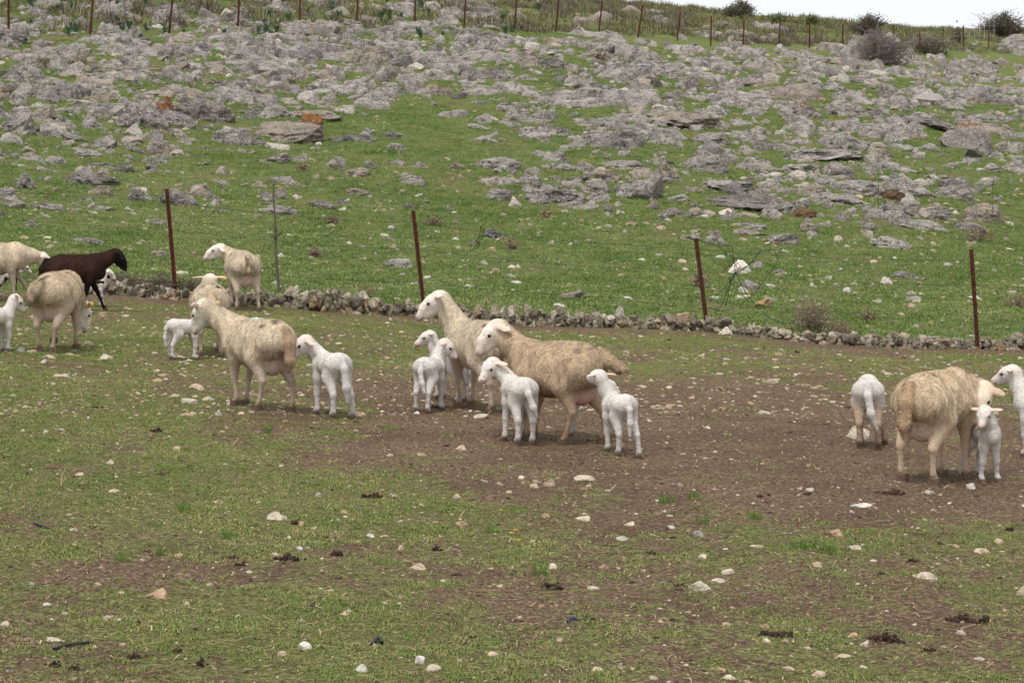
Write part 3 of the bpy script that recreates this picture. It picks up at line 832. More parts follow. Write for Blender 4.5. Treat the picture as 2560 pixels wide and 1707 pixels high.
# ------------------------------------------------------------------ dung heaps
def dung(u, v, wp, hp, lb):
    P = ground_at(u, v)[0]; W = wp * P[1] / F
    acc = Acc(); r = np.random.default_rng(int(u * 7 + v))
    for k in range(34):
        V, T = TINY[k % 8]
        s = W * r.uniform(0.08, 0.24)
        p = np.array((r.normal(0, W * 0.26), r.normal(0, W * 0.22), abs(r.normal(0, hp * P[1] / F * .25))))
        acc.add(V * (s, s * .9, s * .6) + p - (0, 0, s * .1), None, T)
    acc.add(TINY[2][0] * (W * .6, W * .5, hp * P[1] / F * .55), None, TINY[2][1])
    o = link('dung_heap', acc.mesh('dung_heap'), M['dung'], None, P)
    tag(o, lb, 'dung', 'dung heaps on the field')
for i, (u, v, wp, hp) in enumerate([(735, 1308, 28, 18), (2230, 1236, 60, 14), (2525, 1326, 22, 16), (1380, 1475, 50, 16), (2420, 1560, 90, 26), (2220, 1605, 80, 24), (1930, 1590, 70, 14),
     (720, 1398, 60, 18), (840, 1385, 36, 18), (1090, 1374, 30, 16), (930, 1248, 40, 16), (340, 1640, 40, 16), (500, 1655, 34, 26), (135, 1660, 34, 16), (180, 1670, 30, 14), (440, 1625, 30, 12),
     (580, 1395, 30, 14), (600, 1415, 30, 12), (390, 1080, 30, 14), (245, 1020, 24, 12), (1090, 1022, 30, 10), (2020, 1240, 20, 12), (1900, 1242, 18, 10), (1630, 1388, 26, 14),
     (2280, 1405, 24, 14), (2200, 1440, 20, 10), (1700, 1465, 30, 10), (2320, 1630, 30, 12), (1140, 1432, 26, 10), (1180, 1595, 20, 14)]):
    dung(u, v, wp, hp, 'dark crumbling dung heap on the trodden field')
# little scraps
def scrap(pts, rad, name, lb, mat, cat='scrap'):
    acc = Acc(); W3 = [ground_at(a, b)[0] + (0, 0, c) for a, b, c in pts]
    tube(acc, curve_pts(W3, 5), rad, 5)
    tag(link(name, acc.mesh(name, True), mat), lb, cat)
scrap([(135, 1622, .005), (160, 1618, .01), (190, 1613, .012), (222, 1609, .01)], 0.007, 'black_stick', 'black stick lying in the turf beside a flat white stone', M['black'], 'stick')
scrap([(928, 1612, .006), (945, 1606, .015), (955, 1608, .006)], 0.008, 'black_rag', 'crumpled black scrap lying in the turf', M['black'])
scrap([(1418, 1551, .004), (1430, 1547, .012), (1443, 1549, .005)], 0.006, 'blue_rag', 'small dark blue scrap in the grass', mat_plain('blue_scrap', lin(58, 62, 96), .6, 20, .2))
scrap([(85, 1318, .004), (100, 1322, .01), (120, 1326, .004)], 0.006, 'grey_rag', 'dark grey scrap on bare soil beside the turf', M['black'])

# ------------------------------------------------------------------ dry stone wall
WALL_H = np.interp
def build_wall():
    root = link('dry_stone_wall', None)
    P0 = ground_at(300, 741)[0]
    root.location = P0
    tag(root, 'low tumbled dry stone wall of lichened limestone dividing field and slope', 'wall')
    cols = [lin(146, 136, 119), lin(126, 117, 103), lin(164, 152, 132), lin(108, 99, 87), lin(144, 126, 98), lin(190, 180, 163)]
    protos = []
    for k in range(8):
        V, T = rock_data(500 + k, 2, 12, 0.13, 0.38, 0.85)
        V[:, 2] -= 0.5
        for ci in range(6):
            me = mesh_np('stone', V, T, False, {'Col': np.broadcast_to(np.array((*cols[ci], 1.0)), (len(V), 4))})
            me.materials.append(M['wall']); protos.append((ci, me))
    rnd = random.Random(5)
    us = np.arange(110, 2600, 6.0)
    PW = ground_at(us, np.interp(us, WALL_U, WALL_V))
    seg = np.concatenate([[0], np.cumsum(np.linalg.norm(np.diff(PW[:, :2], axis=0), axis=1))])
    def at(s): return np.array([np.interp(s, seg, PW[:, k]) for k in range(3)])
    def uof(s): return np.interp(s, seg, us)
    hts = lambda u: np.interp(u, [130, 300, 600, 700, 900, 1050, 1280, 1500, 1800, 2000, 2300, 2450, 2560, 2700], [.12, .13, .15, .18, .20, .17, .16, .155, .14, .125, .13, .125, .16, .15])
    specs = []
    for course in range(3):
        s = rnd.uniform(0, 0.1)
        while s < seg[-1]:
            wl = rnd.uniform(0.05, 0.135) * (1.15 if course == 0 else 1.0)
            p = at(s + wl / 2); hh = hts(uof(s + wl / 2)) * (1 + 0.18 * math.sin(s * 2.3) + rnd.uniform(-.12, .12))
            if course == 2 and rnd.random() < 0.30: s += wl; continue
            ch = hh / 2.45
            hz = ch * rnd.uniform(0.8, 1.4); dp = rnd.uniform(0.10, 0.19)
            z = ch * (course + 0.45) + rnd.uniform(-.012, .012)
            ci = rnd.choice([0, 0, 1, 1, 2, 3, 3, 4, 3, 2] if course < 2 else [0, 2, 5, 2, 0, 1, 1])
            me = protos[rnd.randrange(8) * 6 + ci][1]
            a = PW[min(int(np.searchsorted(seg, s)) + 1, len(PW) - 1)] - PW[max(int(np.searchsorted(seg, s)) - 1, 0)]
            specs.append((wl * hz, me, Vector((p[0], p[1] + 0.06 + course * 0.025 + rnd.uniform(-.03, .03), p[2] + z)) - Vector(P0),
                     (rnd.uniform(-.35, .35), rnd.uniform(-.35, .35), math.atan2(a[1], a[0]) + rnd.uniform(-.4, .4) + rnd.choice([0, PI])),
                     (wl * rnd.uniform(1.1, 1.3), dp, hz)))
            s += wl
    specs.sort(key=lambda q: -q[0])
    for _, me, loc, rot, scl in specs[:300]: link('stone', me, None, root, loc, rot, scl)
    parts = len(specs)
    if parts > 300:
        acc = Acc()
        for _, me, loc, rot, scl in specs[300:]:
            Mx = Matrix.LocRotScale(loc, Euler(rot), Vector(scl))
            Vm = np.array([(Mx @ v.co)[:] for v in me.vertices]); Tm = np.array([p.vertices[:] for p in me.polygons])
            acc.add(Vm, None, Tm, tuple(me.attributes['Col'].data[0].color))
        c = link('small_stones', acc.mesh('small_stones'), M['wall'], root); c['kind'] = 'stuff'
    # rubble core keeps daylight out
    acc = Acc(); rr = np.random.default_rng(3)
    for s in np.arange(0, seg[-1], 0.03):
        p = at(s); hh = hts(uof(s))
        V, T = TINY[rr.integers(8)]
        sz = rr.uniform(.05, .09)
        acc.add((V - (0, 0, .4)) * (sz, sz * 1.3, sz * .8) + p + (0, 0.09 + rr.normal(0, .03), rr.uniform(.1, .8) * hh) - P0, None, T, (*(np.array(cols[rr.integers(4)]) * rr.uniform(.7, 1.1)), 1))
    c = link('rubble_core', acc.mesh('rubble_core'), M['wall'], root); c['kind'] = 'stuff'
    return parts
n_wall = build_wall(); print('wall stones', n_wall)
# upright stones standing on the wall
for u, v, wp, hp, lb in ((1548, 792, 26, 40, 'upright grey stone standing on top of the stone wall'), (1705, 795, 40, 34, 'leaning brownish stone topping the wall beside a rusty post')):
    k = 5 if hp > 38 else 4
    P = ground_at(u, np.interp(u, WALL_U, WALL_V))[0]
    W = wp * P[1] / F
    o = link('wall_top_stone', stone_mesh(3 if k == 5 else 6, k), None, None, (P[0], P[1] + .1, P[2] + .07), (0.1, 0.12, 0.3), (W, W * .8, hp * P[1] / F))
    tag(o, lb, 'stone')

# ------------------------------------------------------------------ rusty posts
def angle_iron(L, wdt, th):
    prof = np.array([(-wdt / 2, 0), (wdt / 2, 0), (wdt / 2, th), (th / 2, th), (th / 2, wdt * .8), (-th / 2, wdt * .8), (-th / 2, th), (-wdt / 2, th)])
    n = len(prof); zs = np.linspace(0, L, 6)
    V = np.array([(x, y, z) for z in zs for x, y in prof])
    Q = [[i * n + k, i * n + (k + 1) % n, (i + 1) * n + (k + 1) % n, (i + 1) * n + k] for i in range(len(zs) - 1) for k in range(n)]
    bmx = len(zs) - 1
    T = []
    top = bmx * n
    caps = [[top + 0, top + 1, top + 2, top + 7], [top + 3, top + 4, top + 5, top + 6]]
    return mesh_np('fence_post', V, np.array(Q + caps))
near = [((437, 747), (411, 473)), ((1059, 792), (1028, 528)), ((1766, 825), (1736, 597)), ((2441, 873), (2425, 624))]
nl = ['rusty post by the black sheep, standing at the wall', 'rusty post behind the raised head of a ewe, standing at the wall',
      'rusty post beside the tangled wire, standing at the wall', 'rusty post past the dry twiggy bush, standing at the wall']
post_top = []
for (b, t), lb in zip(near, nl):
    P = ground_at(*b)[0]; d = P[1] + 0.02
    top = np.array(((t[0] - 1280) / F * d, d + 0.03, CAMZ + (HOR - t[1]) / F * d))
    base = np.array(((b[0] - 1280) / F * d, d, P[2] - 0.06))
    v = Vector(top - base)
    o = link('fence_post', angle_iron(v.length, 0.058, 0.012), M['rust'], None, base, v.to_track_quat('Z', 'Y').to_euler())
    o.rotation_euler.rotate_axis('Z', 0.35)
    tag(o, 'brown ' + lb, 'post', 'near fence posts')
    # drilled holes are raised bolt heads here
    acc = Acc()
    for k in range(4):
        tube(acc, [(0.012, -0.004, v.length * (.2 + .2 * k)), (0.012, 0.004, v.length * (.2 + .2 * k))], [0.006, 0.006], 6)
    link('bolt', acc.mesh('bolt'), M['rust'], o)
    post_top.append((base, top))
far = [(20, 92, 0), (206, 88, 7), (387, 83, 8), (546, 86, 4), (687, 73, 2), (820, 70, 1), (952, 75, 2), (1066, 80, 4), (1181, 80, 6), (1276, 82, 8), (1374, 92, 9), (1464, 95, 13),
       (1554, 100, 9), (1632, 103, 2), (1707, 113, 2), (1790, 110, 2), (1859, 113, 1), (1936, 108, 0), (1995, 120, 0), (2053, 128, 0), (2113, 137, 0), (2166, 138, 0), (2213, 139, 0), (2271, 147, 0), (2325, 149, 0)]
pm = angle_iron(1.42, 0.062, 0.02); pm.materials.append(M['rust'])
far_line = []
for i, (ud, vd, dx) in enumerate(far):
    u = ud * 1.0884
    # stand them on the straight line the far fence follows up the hill
    uu = (u - 1280) / F
    k = (uu * 84 - 1.7) / (20.1 - 31 * uu)
    d = 84 + 31 * k
    x = uu * d; z = float(H(x, d))
    hgt = np.interp(u, [0, 1300, 1700, 2560], [1.45, 1.42, 1.32, 1.36]) / 1.42
    o = link('fence_post', pm, None, None, (x, d, z - 0.1), (0, math.atan(dx / 77.0), random.uniform(-.5, .5)), (1, 1, hgt * 1.07))
    tag(o, 'thin rusty steel post in the far row across the hill', 'post', 'far fence posts')
    far_line.append((x, d, z))

# fence wires: thin strands between the near posts
for k, fr in enumerate((0.36, 0.66, 0.9)):
    acc = Acc(); pts = []
    for (b, t) in post_top: pts.append(b + (t - b) * fr)
    pts = [pts[0] + (pts[0] - pts[1]) * 1.2] + pts + [pts[-1] + (pts[-1] - pts[-2]) * 0.6]
    fine = []
    for a, b in zip(pts[:-1], pts[1:]):
        for j in range(8):
            t = j / 8; p = a + (b - a) * t; p = p - (0, 0, 0.05 * 4 * t * (1 - t)); fine.append(p)
    fine.append(pts[-1])
    tube(acc, fine, 0.0022, 3)
    tag(link('fence_wire', acc.mesh('fence_wire'), M['wire']), ('lower', 'middle', 'top')[k] + ' thin wire strand strung between the rusty posts at the wall', 'wire')

# the tangle of loose wire hanging by the third post
def wp_(u, v, d): return np.array(((u - 1280) / F * d, d, CAMZ + (HOR - v) / F * d))
def tangle():
    d0 = post_top[2][0][1]; acc = Acc()
    c = lambda x, y: (1740 + x / 5.806, 560 + y / 5.806)
    strands = [
        [(-10, 210), (150, 280), (300, 300), (420, 310), (520, 318)], [(320, 310), (420, 420), (520, 490), (640, 510), (740, 440), (860, 350), (930, 370), (890, 450), (800, 560), (640, 690), (580, 730)],
        [(520, 318), (535, 430), (555, 560), (570, 680)], [(460, 330), (500, 430), (560, 560), (600, 640), (590, 720)], [(580, 720), (660, 660), (780, 580), (900, 430), (1050, 375), (1130, 380), (1180, 490), (1150, 610), (1050, 730), (900, 940), (760, 1080), (640, 1180)],
        [(575, 690), (620, 800), (700, 960), (790, 1090), (900, 1210), (1020, 1320), (1130, 1390), (1300, 1440), (1450, 1430)], [(570, 690), (500, 820), (380, 960), (240, 1080), (190, 1110)],
        [(570, 700), (520, 800), (450, 960), (400, 1120), (350, 1210), (280, 1300)], [(580, 700), (540, 790), (480, 940), (460, 1080), (420, 1190)], [(545, 560), (470, 620), (400, 690), (440, 630)], [(200, 1215), (330, 1260), (450, 1250), (560, 1220)],
        [(560, 720), (500, 760), (490, 840), (540, 880), (560, 820), (530, 760)], [(600, 560), (640, 620), (600, 690), (560, 640), (600, 560)]]
    r = np.random.default_rng(8)
    for st in strands:
        n = len(st); off = r.uniform(-.12, .22)
        P = [wp_(*c(x, y), d0 + 0.12 + off * math.sin(PI * i / max(n - 1, 1)) + 0.25 * (i / n)) for i, (x, y) in enumerate(st)]
        tube(acc, curve_pts(P, 5), 0.0042, 4)
    tag(link('tangled_wire', acc.mesh('tangled_wire', True), M['wire']), 'tangled loops of loose dark wire hanging beside a rusty post', 'wire')
    acc = Acc()
    q = lambda x, y: (0 + x / 1.8375, 400 + y / 1.8375)
    for st in ([(2208, 303), (2205, 340), (2195, 375), (2203, 395), (2170, 415)], [(2208, 303), (2220, 335), (2200, 380), (2160, 418)]):
        tube(acc, curve_pts([wp_(*q(x, y), 27.4 + 0.1 * i) for i, (x, y) in enumerate(st)], 5), 0.0045, 4)
    tag(link('wire_end', acc.mesh('wire_end', True), M['wire']), 'short twist of dark wire hooked up in the slack fence', 'wire')
tangle()

# ------------------------------------------------------------------ bushes and plants
def bush(name, P, W, Hh, label, cat='bush', twig='twig', leaf=None, nst=40, nleaf=600, lsz=0.02, group=None, seed=1, spread=1.0, dry=None, thick=0.006, sub=4):
    r = np.random.default_rng(seed)
    root = link(name, None, None, None, P); tag(root, label, cat, group)
    acc = Acc(); tips = []
    for k in range(nst):
        a = r.uniform(0, 2 * PI); e = r.uniform(0.0, 1.0) ** 0.7
        end = np.array((math.cos(a) * W / 2 * e * spread, math.sin(a) * W / 2 * e * spread * .8, Hh * (1.0 - 0.55 * e ** 2) * r.uniform(0.6, 1.05)))
        b = np.array((end[0] * .15, end[1] * .15, -0.03)); mid = (b + end) / 2 + r.normal(0, W * 0.05, 3)
        L = curve_pts([b, mid, end], 3)
        tube(acc, L, np.linspace(thick, thick * .35, len(L)), 3)
        for j in range(sub):
            t = r.uniform(.3, 1); q = L[int(t * (len(L) - 1))]
            e2 = q + np.array((r.normal(0, W * .12), r.normal(0, W * .12), abs(r.normal(0, Hh * .14))))
            m2 = (q + e2) / 2 + r.normal(0, W * .02, 3)
            tube(acc, [q, m2, e2], np.array([.55, .4, .2]) * thick, 3)
            tips.append(m2); tips.append(e2)
        tips.append(end)
    link('stems', acc.mesh('stems'), M[twig], root)
    tips = np.array(tips)
    def leaves(n, mat, nm, sz, low=False):
        if n <= 0: return
        tp = tips[np.argsort(tips[:, 2])[:len(tips) // 2]] if low else tips
        c = tp[r.integers(len(tp), size=n)] * (r.uniform(.75, 1.05, (n, 1))) + r.normal(0, sz * 1.5, (n, 3))
        if low: c[:, 2] *= 0.6
        d1 = r.normal(size=(n, 3)); d1 /= np.linalg.norm(d1, axis=1, keepdims=True)
        d2 = np.cross(d1, r.normal(size=(n, 3))); d2 /= np.linalg.norm(d2, axis=1, keepdims=True) + 1e-9
        s = sz * r.uniform(.6, 1.4, (n, 1))
        V = np.stack([c - d1 * s, c + d2 * s * .45, c + d1 * s, c - d2 * s * .45], 1).reshape(-1, 3)
        link(nm, mesh_np(nm, V, np.arange(4 * n).reshape(-1, 4)), M[mat], root)
    if leaf: leaves(nleaf, leaf, 'foliage', lsz)
    if dry: leaves(*dry)
    return root

Pb = ground_at(2035, 838)[0]
bush('dry_bush', Pb + (0.0, 0.25, 0.0), 0.80, 0.52, 'dry brownish thistle bush growing behind the stone wall', nst=60, seed=4, leaf='leaf_dry', nleaf=1500, lsz=0.012, dry=(240, 'leaf', 'green_leaves', 0.025, True), thick=0.004, sub=6)
Pb = ground_at(2105, 852)[0]
bush('dry_bush', Pb + (0.0, 0.2, 0.0), 0.45, 0.34, 'lower dry thistle beside the taller bush behind the wall', nst=34, seed=6, leaf='leaf_dry', nleaf=700, lsz=0.011, thick=0.004, sub=5)
Pb = ground_at(300, 722)[0]
for j, (uu, ww, hh_, lb) in enumerate(((300, .9, .22, 'dead grey brushwood piled on the wall by the spotted lamb'), (400, .9, .24, 'dead grey brushwood on the wall at the foot of a rusty post'), (490, .8, .18, 'dead grey brushwood on the wall behind the ewe seen from behind'), (140, .8, .2, 'dead grey brushwood heap behind the grazing ewe'))):
    P = ground_at(uu, np.interp(uu, WALL_U, WALL_V) - 4)[0]
    bush('brushwood', P + (0, .1, .06), ww, hh_, lb, 'brushwood', 'twig_grey', nst=60, seed=20 + j, leaf='leaf_dry', nleaf=180, lsz=.012, thick=.005, sub=5)
P = ground_at(920, 770)[0]
bush('dry_twigs', P + (0, .15, .15), .35, .22, 'sprig of dry pale twigs sticking out of the stone wall', 'twigs', 'twig', nst=14, seed=33, leaf='leaf_dry', nleaf=60, lsz=.012, thick=.003)
# small dry cushions on the slope
for j, (u, v, wp, hp) in enumerate([(785, 645, 50, 26), (1085, 562, 46, 24), (1365, 548, 28, 22), (1280, 620, 46, 26), (2440, 600, 150, 46), (2540, 770, 70, 34), (1745, 720, 50, 40), (2170, 800, 60, 30), (830, 560, 40, 18), (760, 430, 28, 24), (110, 170, 60, 28), (200, 165, 50, 26), (20, 240, 46, 30), (1500, 150, 40, 20)]):
    P = ground_at(u, v)[0]; sc = P[1] / F
    bush('dry_cushion', P, wp * sc, hp * sc, 'low dry brown cushion plant among the stones of the slope', 'plant', 'twig', nst=26, seed=50 + j, leaf='leaf_dry', nleaf=220, lsz=.016 * P[1] / 27, group='dry cushion plants', thick=.004 * P[1] / 27, sub=4)

def stalk(u, v, topv, lb, seed, arms=(), rad=0.012, lean=0.0):
    P = ground_at(u, v)[0]; d = P[1]; L = (v - topv) * d / F
    root = link('dry_stalk', None, None, None, P); tag(root, lb, 'plant')
    acc = Acc(); r = np.random.default_rng(seed)
    pts = [np.array((lean * t * L + r.normal(0, .006), r.normal(0, .01), t * L)) for t in np.linspace(-.03, 1, 9)]
    tube(acc, pts, np.linspace(rad, rad * .45, 9), 5)
    link('stem', acc.mesh('stem', True), M['twig_grey'], root)
    for t0, n, ln in arms:
        acc = Acc()
        for k in range(n):
            a = r.uniform(0, 2 * PI); z = (t0 + r.normal(0, .015)) * L; x0 = lean * z
            tube(acc, [(x0, 0, z), (x0 + math.cos(a) * ln * .6, math.sin(a) * ln * .6, z + ln * .25), (x0 + math.cos(a) * ln * .8, math.sin(a) * ln * .8, z + ln * .9)], [.006, .005, .002], 4)
        link('side_shoots', acc.mesh('side_shoots', True), M['twig_grey'], root)
stalk(696, 732, 458, 'tall bare dried flower stalk behind the wall near the turned ewe', 3, ((.50, 7, .11), (.56, 3, .07)), .021, -.045)
stalk(2195, 545, 430, 'thin bare dried stalk standing in the boulder field', 5, ((.9, 2, .05),), .010, .02)
stalk(2480, 560, 440, 'slender grey stalk beside the farthest boulders', 9, ((.8, 2, .05),), .008, .03)

# shrubs and trees on the crest
def crest(name, u, v, wp, hp, lb, **kw):
    zr = HOR - (_GH[:, int(round((u - _GU[0]) / 20))] - CAMZ) / _D * F
    v = max(v, zr[_D > 40].min() + 3)
    P = ground_at(u, v)[0]
    s = P[1] / F
    kw.setdefault('thick', .03)
    return bush(name, P, wp * s, hp * s, lb, **kw)
crest('hilltop_bush', 1850, 46, 100, 44, 'dense rounded dark bush on the skyline', leaf='leaf_dark', nst=60, nleaf=3000, lsz=.062, sub=7, seed=70, twig='twig_grey')
crest('hilltop_bush', 2172, 92, 105, 60, 'open twiggy bush breaking the skyline above the grey thorn bush', leaf='leaf_dark', nst=60, nleaf=1300, lsz=.055, sub=8, seed=71, twig='twig_grey', thick=.035)
crest('thorn_bush', 2195, 158, 175, 90, 'wide grey leafless thorn bush in the far row of posts', nst=130, seed=72, twig='thorn', leaf='leaf_dry', nleaf=260, lsz=.05, thick=.022, sub=7)
crest('thorn_bush', 2320, 135, 130, 60, 'lower grey thorn scrub beside the wide thorn bush', nst=80, seed=73, twig='thorn', leaf='scrub', nleaf=500, lsz=.06, thick=.022, sub=6)
crest('hilltop_bush', 2510, 92, 140, 64, 'dark spreading bush on the crest beside the mesh fence', leaf='leaf_dark', nst=90, nleaf=2800, lsz=.06, sub=7, seed=74, twig='twig_grey', thick=.035)
crest('hilltop_bush', 2395, 110, 50, 44, 'small thin sapling on the crest', leaf='leaf_dark', nst=22, nleaf=120, lsz=.08, seed=75, twig='twig_grey', thick=.025)
crest('hilltop_bush', 2030, 64, 46, 20, 'small bush on the skyline between the two larger bushes', leaf='leaf', nst=24, nleaf=300, lsz=.09, seed=76, twig='twig_grey')
crest('hilltop_bush', 1945, 62, 60, 18, 'low green shrub on the skyline beside the dense dark bush', leaf='leaf', nst=24, nleaf=300, lsz=.09, seed=77, twig='twig_grey')
# mesh fence on the crest
P = ground_at(2440, 98)[0]; acc = Acc()
for k in range(9): tube(acc, [(k * .28 - 1.2, 0, -.1), (k * .28 - 1.2, 0, .5 + 1.0 * math.sin(min(1, k / 4) * PI / 2))], .006, 3)
for k in range(5): tube(acc, [(-1.2 + .18 * k, 0, .15 + .32 * k), (1.1, 0, .15 + .30 * k)], .005, 3)
tag(link('mesh_fence', acc.mesh('mesh_fence'), mat_plain('grey_mesh', lin(215, 215, 228), .6, 5, .1), None, P), 'faint grey wire mesh fence panel on the crest', 'fence')

# grey-green leafy rosettes of the upper slope
ros = []
rr = np.random.default_rng(12)
def rosette_mesh(seed):
    r = np.random.default_rng(seed); acc = Acc()
    for k in range(26):
        a = r.uniform(0, 2 * PI); e = r.uniform(.15, .55); L = r.uniform(.6, 1.0)
        dx, dy = math.cos(a), math.sin(a); w_ = .035; px, py = -dy * w_, dx * w_
        p1 = np.array((dx * e * .5 * L, dy * e * .5 * L, L * .7)); p2 = np.array((dx * e * L, dy * e * L, L * r.uniform(.75, 1)))
        acc.add([(-px, -py, -.05), (px, py, -.05), p1 + (px, py, 0), p1 - (px, py, 0), p2], [[0, 1, 2, 3]], [[3, 2, 4]])
    return acc.mesh('leaf_rosette')
RM = [rosette_mesh(k) for k in range(4)]
for m_ in RM: m_.materials.append(M['leaf_blue'])
cnt = 0
while cnt < 70:
    u = rr.uniform(0, 1400); v = rr.uniform(4, 110)
    if rr.random() > (0.9 if v < 92 else .25): continue
    P = ground_at(u, v)[0]; s = rr.uniform(18, 36) * P[1] / F
    o = link('leaf_rosette', RM[cnt % 4], None, None, P, (0, 0, rr.uniform(0, 6)), (s * 1.2, s * 1.2, s))
    tag(o, 'blue-green upright leaf rosette growing among the outcrops at the hilltop', 'plant', 'leaf rosettes on the hilltop'); cnt += 1

# ------------------------------------------------------------------ instanced grass
def gn_instancer(clump, nm):
    ng = bpy.data.node_groups.new(nm, 'GeometryNodeTree')
    ng.interface.new_socket('Geometry', in_out='INPUT', socket_type='NodeSocketGeometry')
    ng.interface.new_socket('Geometry', in_out='OUTPUT', socket_type='NodeSocketGeometry')
    a = ng.nodes.new('NodeGroupInput'); b = ng.nodes.new('NodeGroupOutput')
    oi = ng.nodes.new('GeometryNodeObjectInfo'); oi.inputs['Object'].default_value = clump
    ip = ng.nodes.new('GeometryNodeInstanceOnPoints')
    ar = ng.nodes.new('GeometryNodeInputNamedAttribute'); ar.data_type = 'FLOAT_VECTOR'; ar.inputs['Name'].default_value = 'rot'
    asn = ng.nodes.new('GeometryNodeInputNamedAttribute'); asn.data_type = 'FLOAT_VECTOR'; asn.inputs['Name'].default_value = 'scl'
    L = ng.links.new
    L(a.outputs[0], ip.inputs['Points']); L(oi.outputs['Geometry'], ip.inputs['Instance'])
    L(ar.outputs['Attribute'], ip.inputs['Rotation']); L(asn.outputs['Attribute'], ip.inputs['Scale'])
    L(ip.outputs['Instances'], b.inputs[0])
    return ng

def blade_clump(name, n, R, h0, h1, wd, lean, mat, seed):
    r = np.random.default_rng(seed)
    a = r.uniform(0, 2 * PI, n); rad = R * np.sqrt(r.random(n))
    c = np.stack([np.cos(a) * rad, np.sin(a) * rad, np.full(n, -.006)], -1)
    th = r.uniform(0, 2 * PI, n); L = r.uniform(h0, h1, n); ln = r.uniform(.1, 1, n) * lean
    side = np.stack([-np.sin(th), np.cos(th), 0 * th], -1) * (wd * r.uniform(.6, 1.3, n))[:, None]
    fw = np.stack([np.cos(th), np.sin(th), 0 * th], -1)
    mid = c + fw * (L * ln * .35)[:, None] + np.stack([0 * L, 0 * L, L * .6], -1)
    tip = c + fw * (L * ln)[:, None] + np.stack([0 * L, 0 * L, L * np.sqrt(np.clip(1 - (ln * .7) ** 2, .1, 1))], -1)
    V = np.stack([c - side, c + side, mid + side * .7, mid - side * .7, tip], 1).reshape(-1, 3)
    i = np.arange(n)[:, None] * 5
    me = mesh_np(name, V, [i + np.array([0, 1, 2, 3]), i + np.array([3, 2, 4])])
    me.materials.append(mat)
    return bpy.data.objects.new(name, me)

def grass_field(name, label, U, Vv, clump, prob, smin, smax, zs=(.7, 1.3)):
    P = ground_at(U, Vv)
    P[:, 1] += RNG.uniform(-.02, .02, len(P)) * P[:, 1] / 10
    P[:, 2] = H(P[:, 0], P[:, 1])
    g, t = grass_mask(P[:, 0], P[:, 1], P[:, 2])
    k = RNG.random(len(P)) < prob(g, t, P)
    P = P[k]; n = len(P)
    s = RNG.uniform(smin, smax, n)
    scl = np.stack([s, s, s * RNG.uniform(*zs, n)], -1)
    rot = np.stack([RNG.normal(0, .08, n), RNG.normal(0, .08, n), RNG.uniform(0, 2 * PI, n)], -1)
    me = mesh_np(name, P, [], attrs={'rot': rot, 'scl': scl})
    o = link(name, me)
    md = o.modifiers.new('grass', 'NODES'); md.node_group = gn_instancer(clump, name + '_nodes')
    tag(o, label, kind='stuff')
    return n

cl_low = blade_clump('turf_clump', 30, .05, .006, .022, .0017, 1.7, M['turf'], 1)
cl_hill = blade_clump('hill_clump', 40, .16, .010, .032, .0045, 1.6, M['turf_hill'], 2)
cl_scrub = blade_clump('scrub_clump', 110, .38, .06, .26, .011, 1.5, M['scrub'], 3)
cl_heath = blade_clump('heath_clump', 110, .30, .10, .36, .010, 1.3, M['heath'], 4)
def in_low(n):
    # even over the ground rather than over the picture
    y = RNG.uniform(7.0, 29.5, n); x = RNG.uniform(-.275, .275, n) * y
    keep = RNG.random(n) < y / 29.5
    x, y = x[keep], y[keep]
    return x, y
def world_field(name, label, x, y, clump, prob, smin, smax, zs=(.7, 1.3)):
    z = H(x, y)
    u, v = proj(x, y, z)
    g, t = grass_mask(x, y, z)
    k = RNG.random(len(x)) < prob(g, t, x, y, u, v)
    P = np.stack([x, y, z], -1)[k]; n = len(P)
    s = RNG.uniform(smin, smax, n)
    scl = np.stack([s, s, s * RNG.uniform(*zs, n)], -1)
    rot = np.stack([RNG.normal(0, .08, n), RNG.normal(0, .08, n), RNG.uniform(0, 2 * PI, n)], -1)
    o = link(name, mesh_np(name, P, [], attrs={'rot': rot, 'scl': scl}))
    md = o.modifiers.new('grass', 'NODES'); md.node_group = gn_instancer(clump, name + '_nodes')
    tag(o, label, kind='stuff')
    return n
x, y = in_low(190000)
def p_low(g, t, x, y, u, v):
    fine = fbm(x * 4.5, y * 3.2, seed=61, octv=3); fin2 = fbm(x * 14, y * 10, seed=63, octv=2)
    return np.where(t < .5, np.clip((g + .95 * fine + .6 * fin2 - .50) * 2.2, 0, 1), 0)
n1 = world_field('field_turf', 'thin short grazed turf of the lower field', x, y, cl_low, p_low, .7, 1.35)
cl_dry = blade_clump('dry_clump', 12, .08, .008, .034, .0013, 2.6, M['dry_grass'], 5)
x, y = in_low(110000)
def p_dry(g, t, x, y, u, v):
    fine = fbm(x * 3.5, y * 2.6, seed=91, octv=3)
    return np.where(t < .5, np.clip(.02 + .75 * fine, 0, 1) * np.clip((g - .12) * 2.2, 0.06, 1), 0)
n5 = world_field('dry_grass', 'flattened dry brown grass and stalks over the trodden field', x, y, cl_dry, p_dry, .6, 1.4)
y = RNG.uniform(24, 84, 120000); x = RNG.uniform(-.27, .27, len(y)) * y
def p_hill(g, t, x, y, u, v):
    return np.where(t > .4, np.clip((g - .35) * 1.5, 0, 1) * np.clip(.35 + y / 110, 0, 1), 0)
n2 = world_field('slope_grass', 'fresh green grass covering the slope beyond the wall', x, y, cl_hill, p_hill, .7, 1.5)
y = RNG.uniform(60, 160, 11000); x = RNG.uniform(-.28, .28, len(y)) * y
def p_scr(g, t, x, y, u, v):
    fence = np.interp(u, [0, 900, 1280, 2560], [86, 68, 76, 138])
    n = fbm(x * .25, y * .25, seed=66, octv=3)
    return np.where(v < fence, np.clip(.62 + n * .9, 0, 1) * np.where(u > 1250, 1, .45), 0)
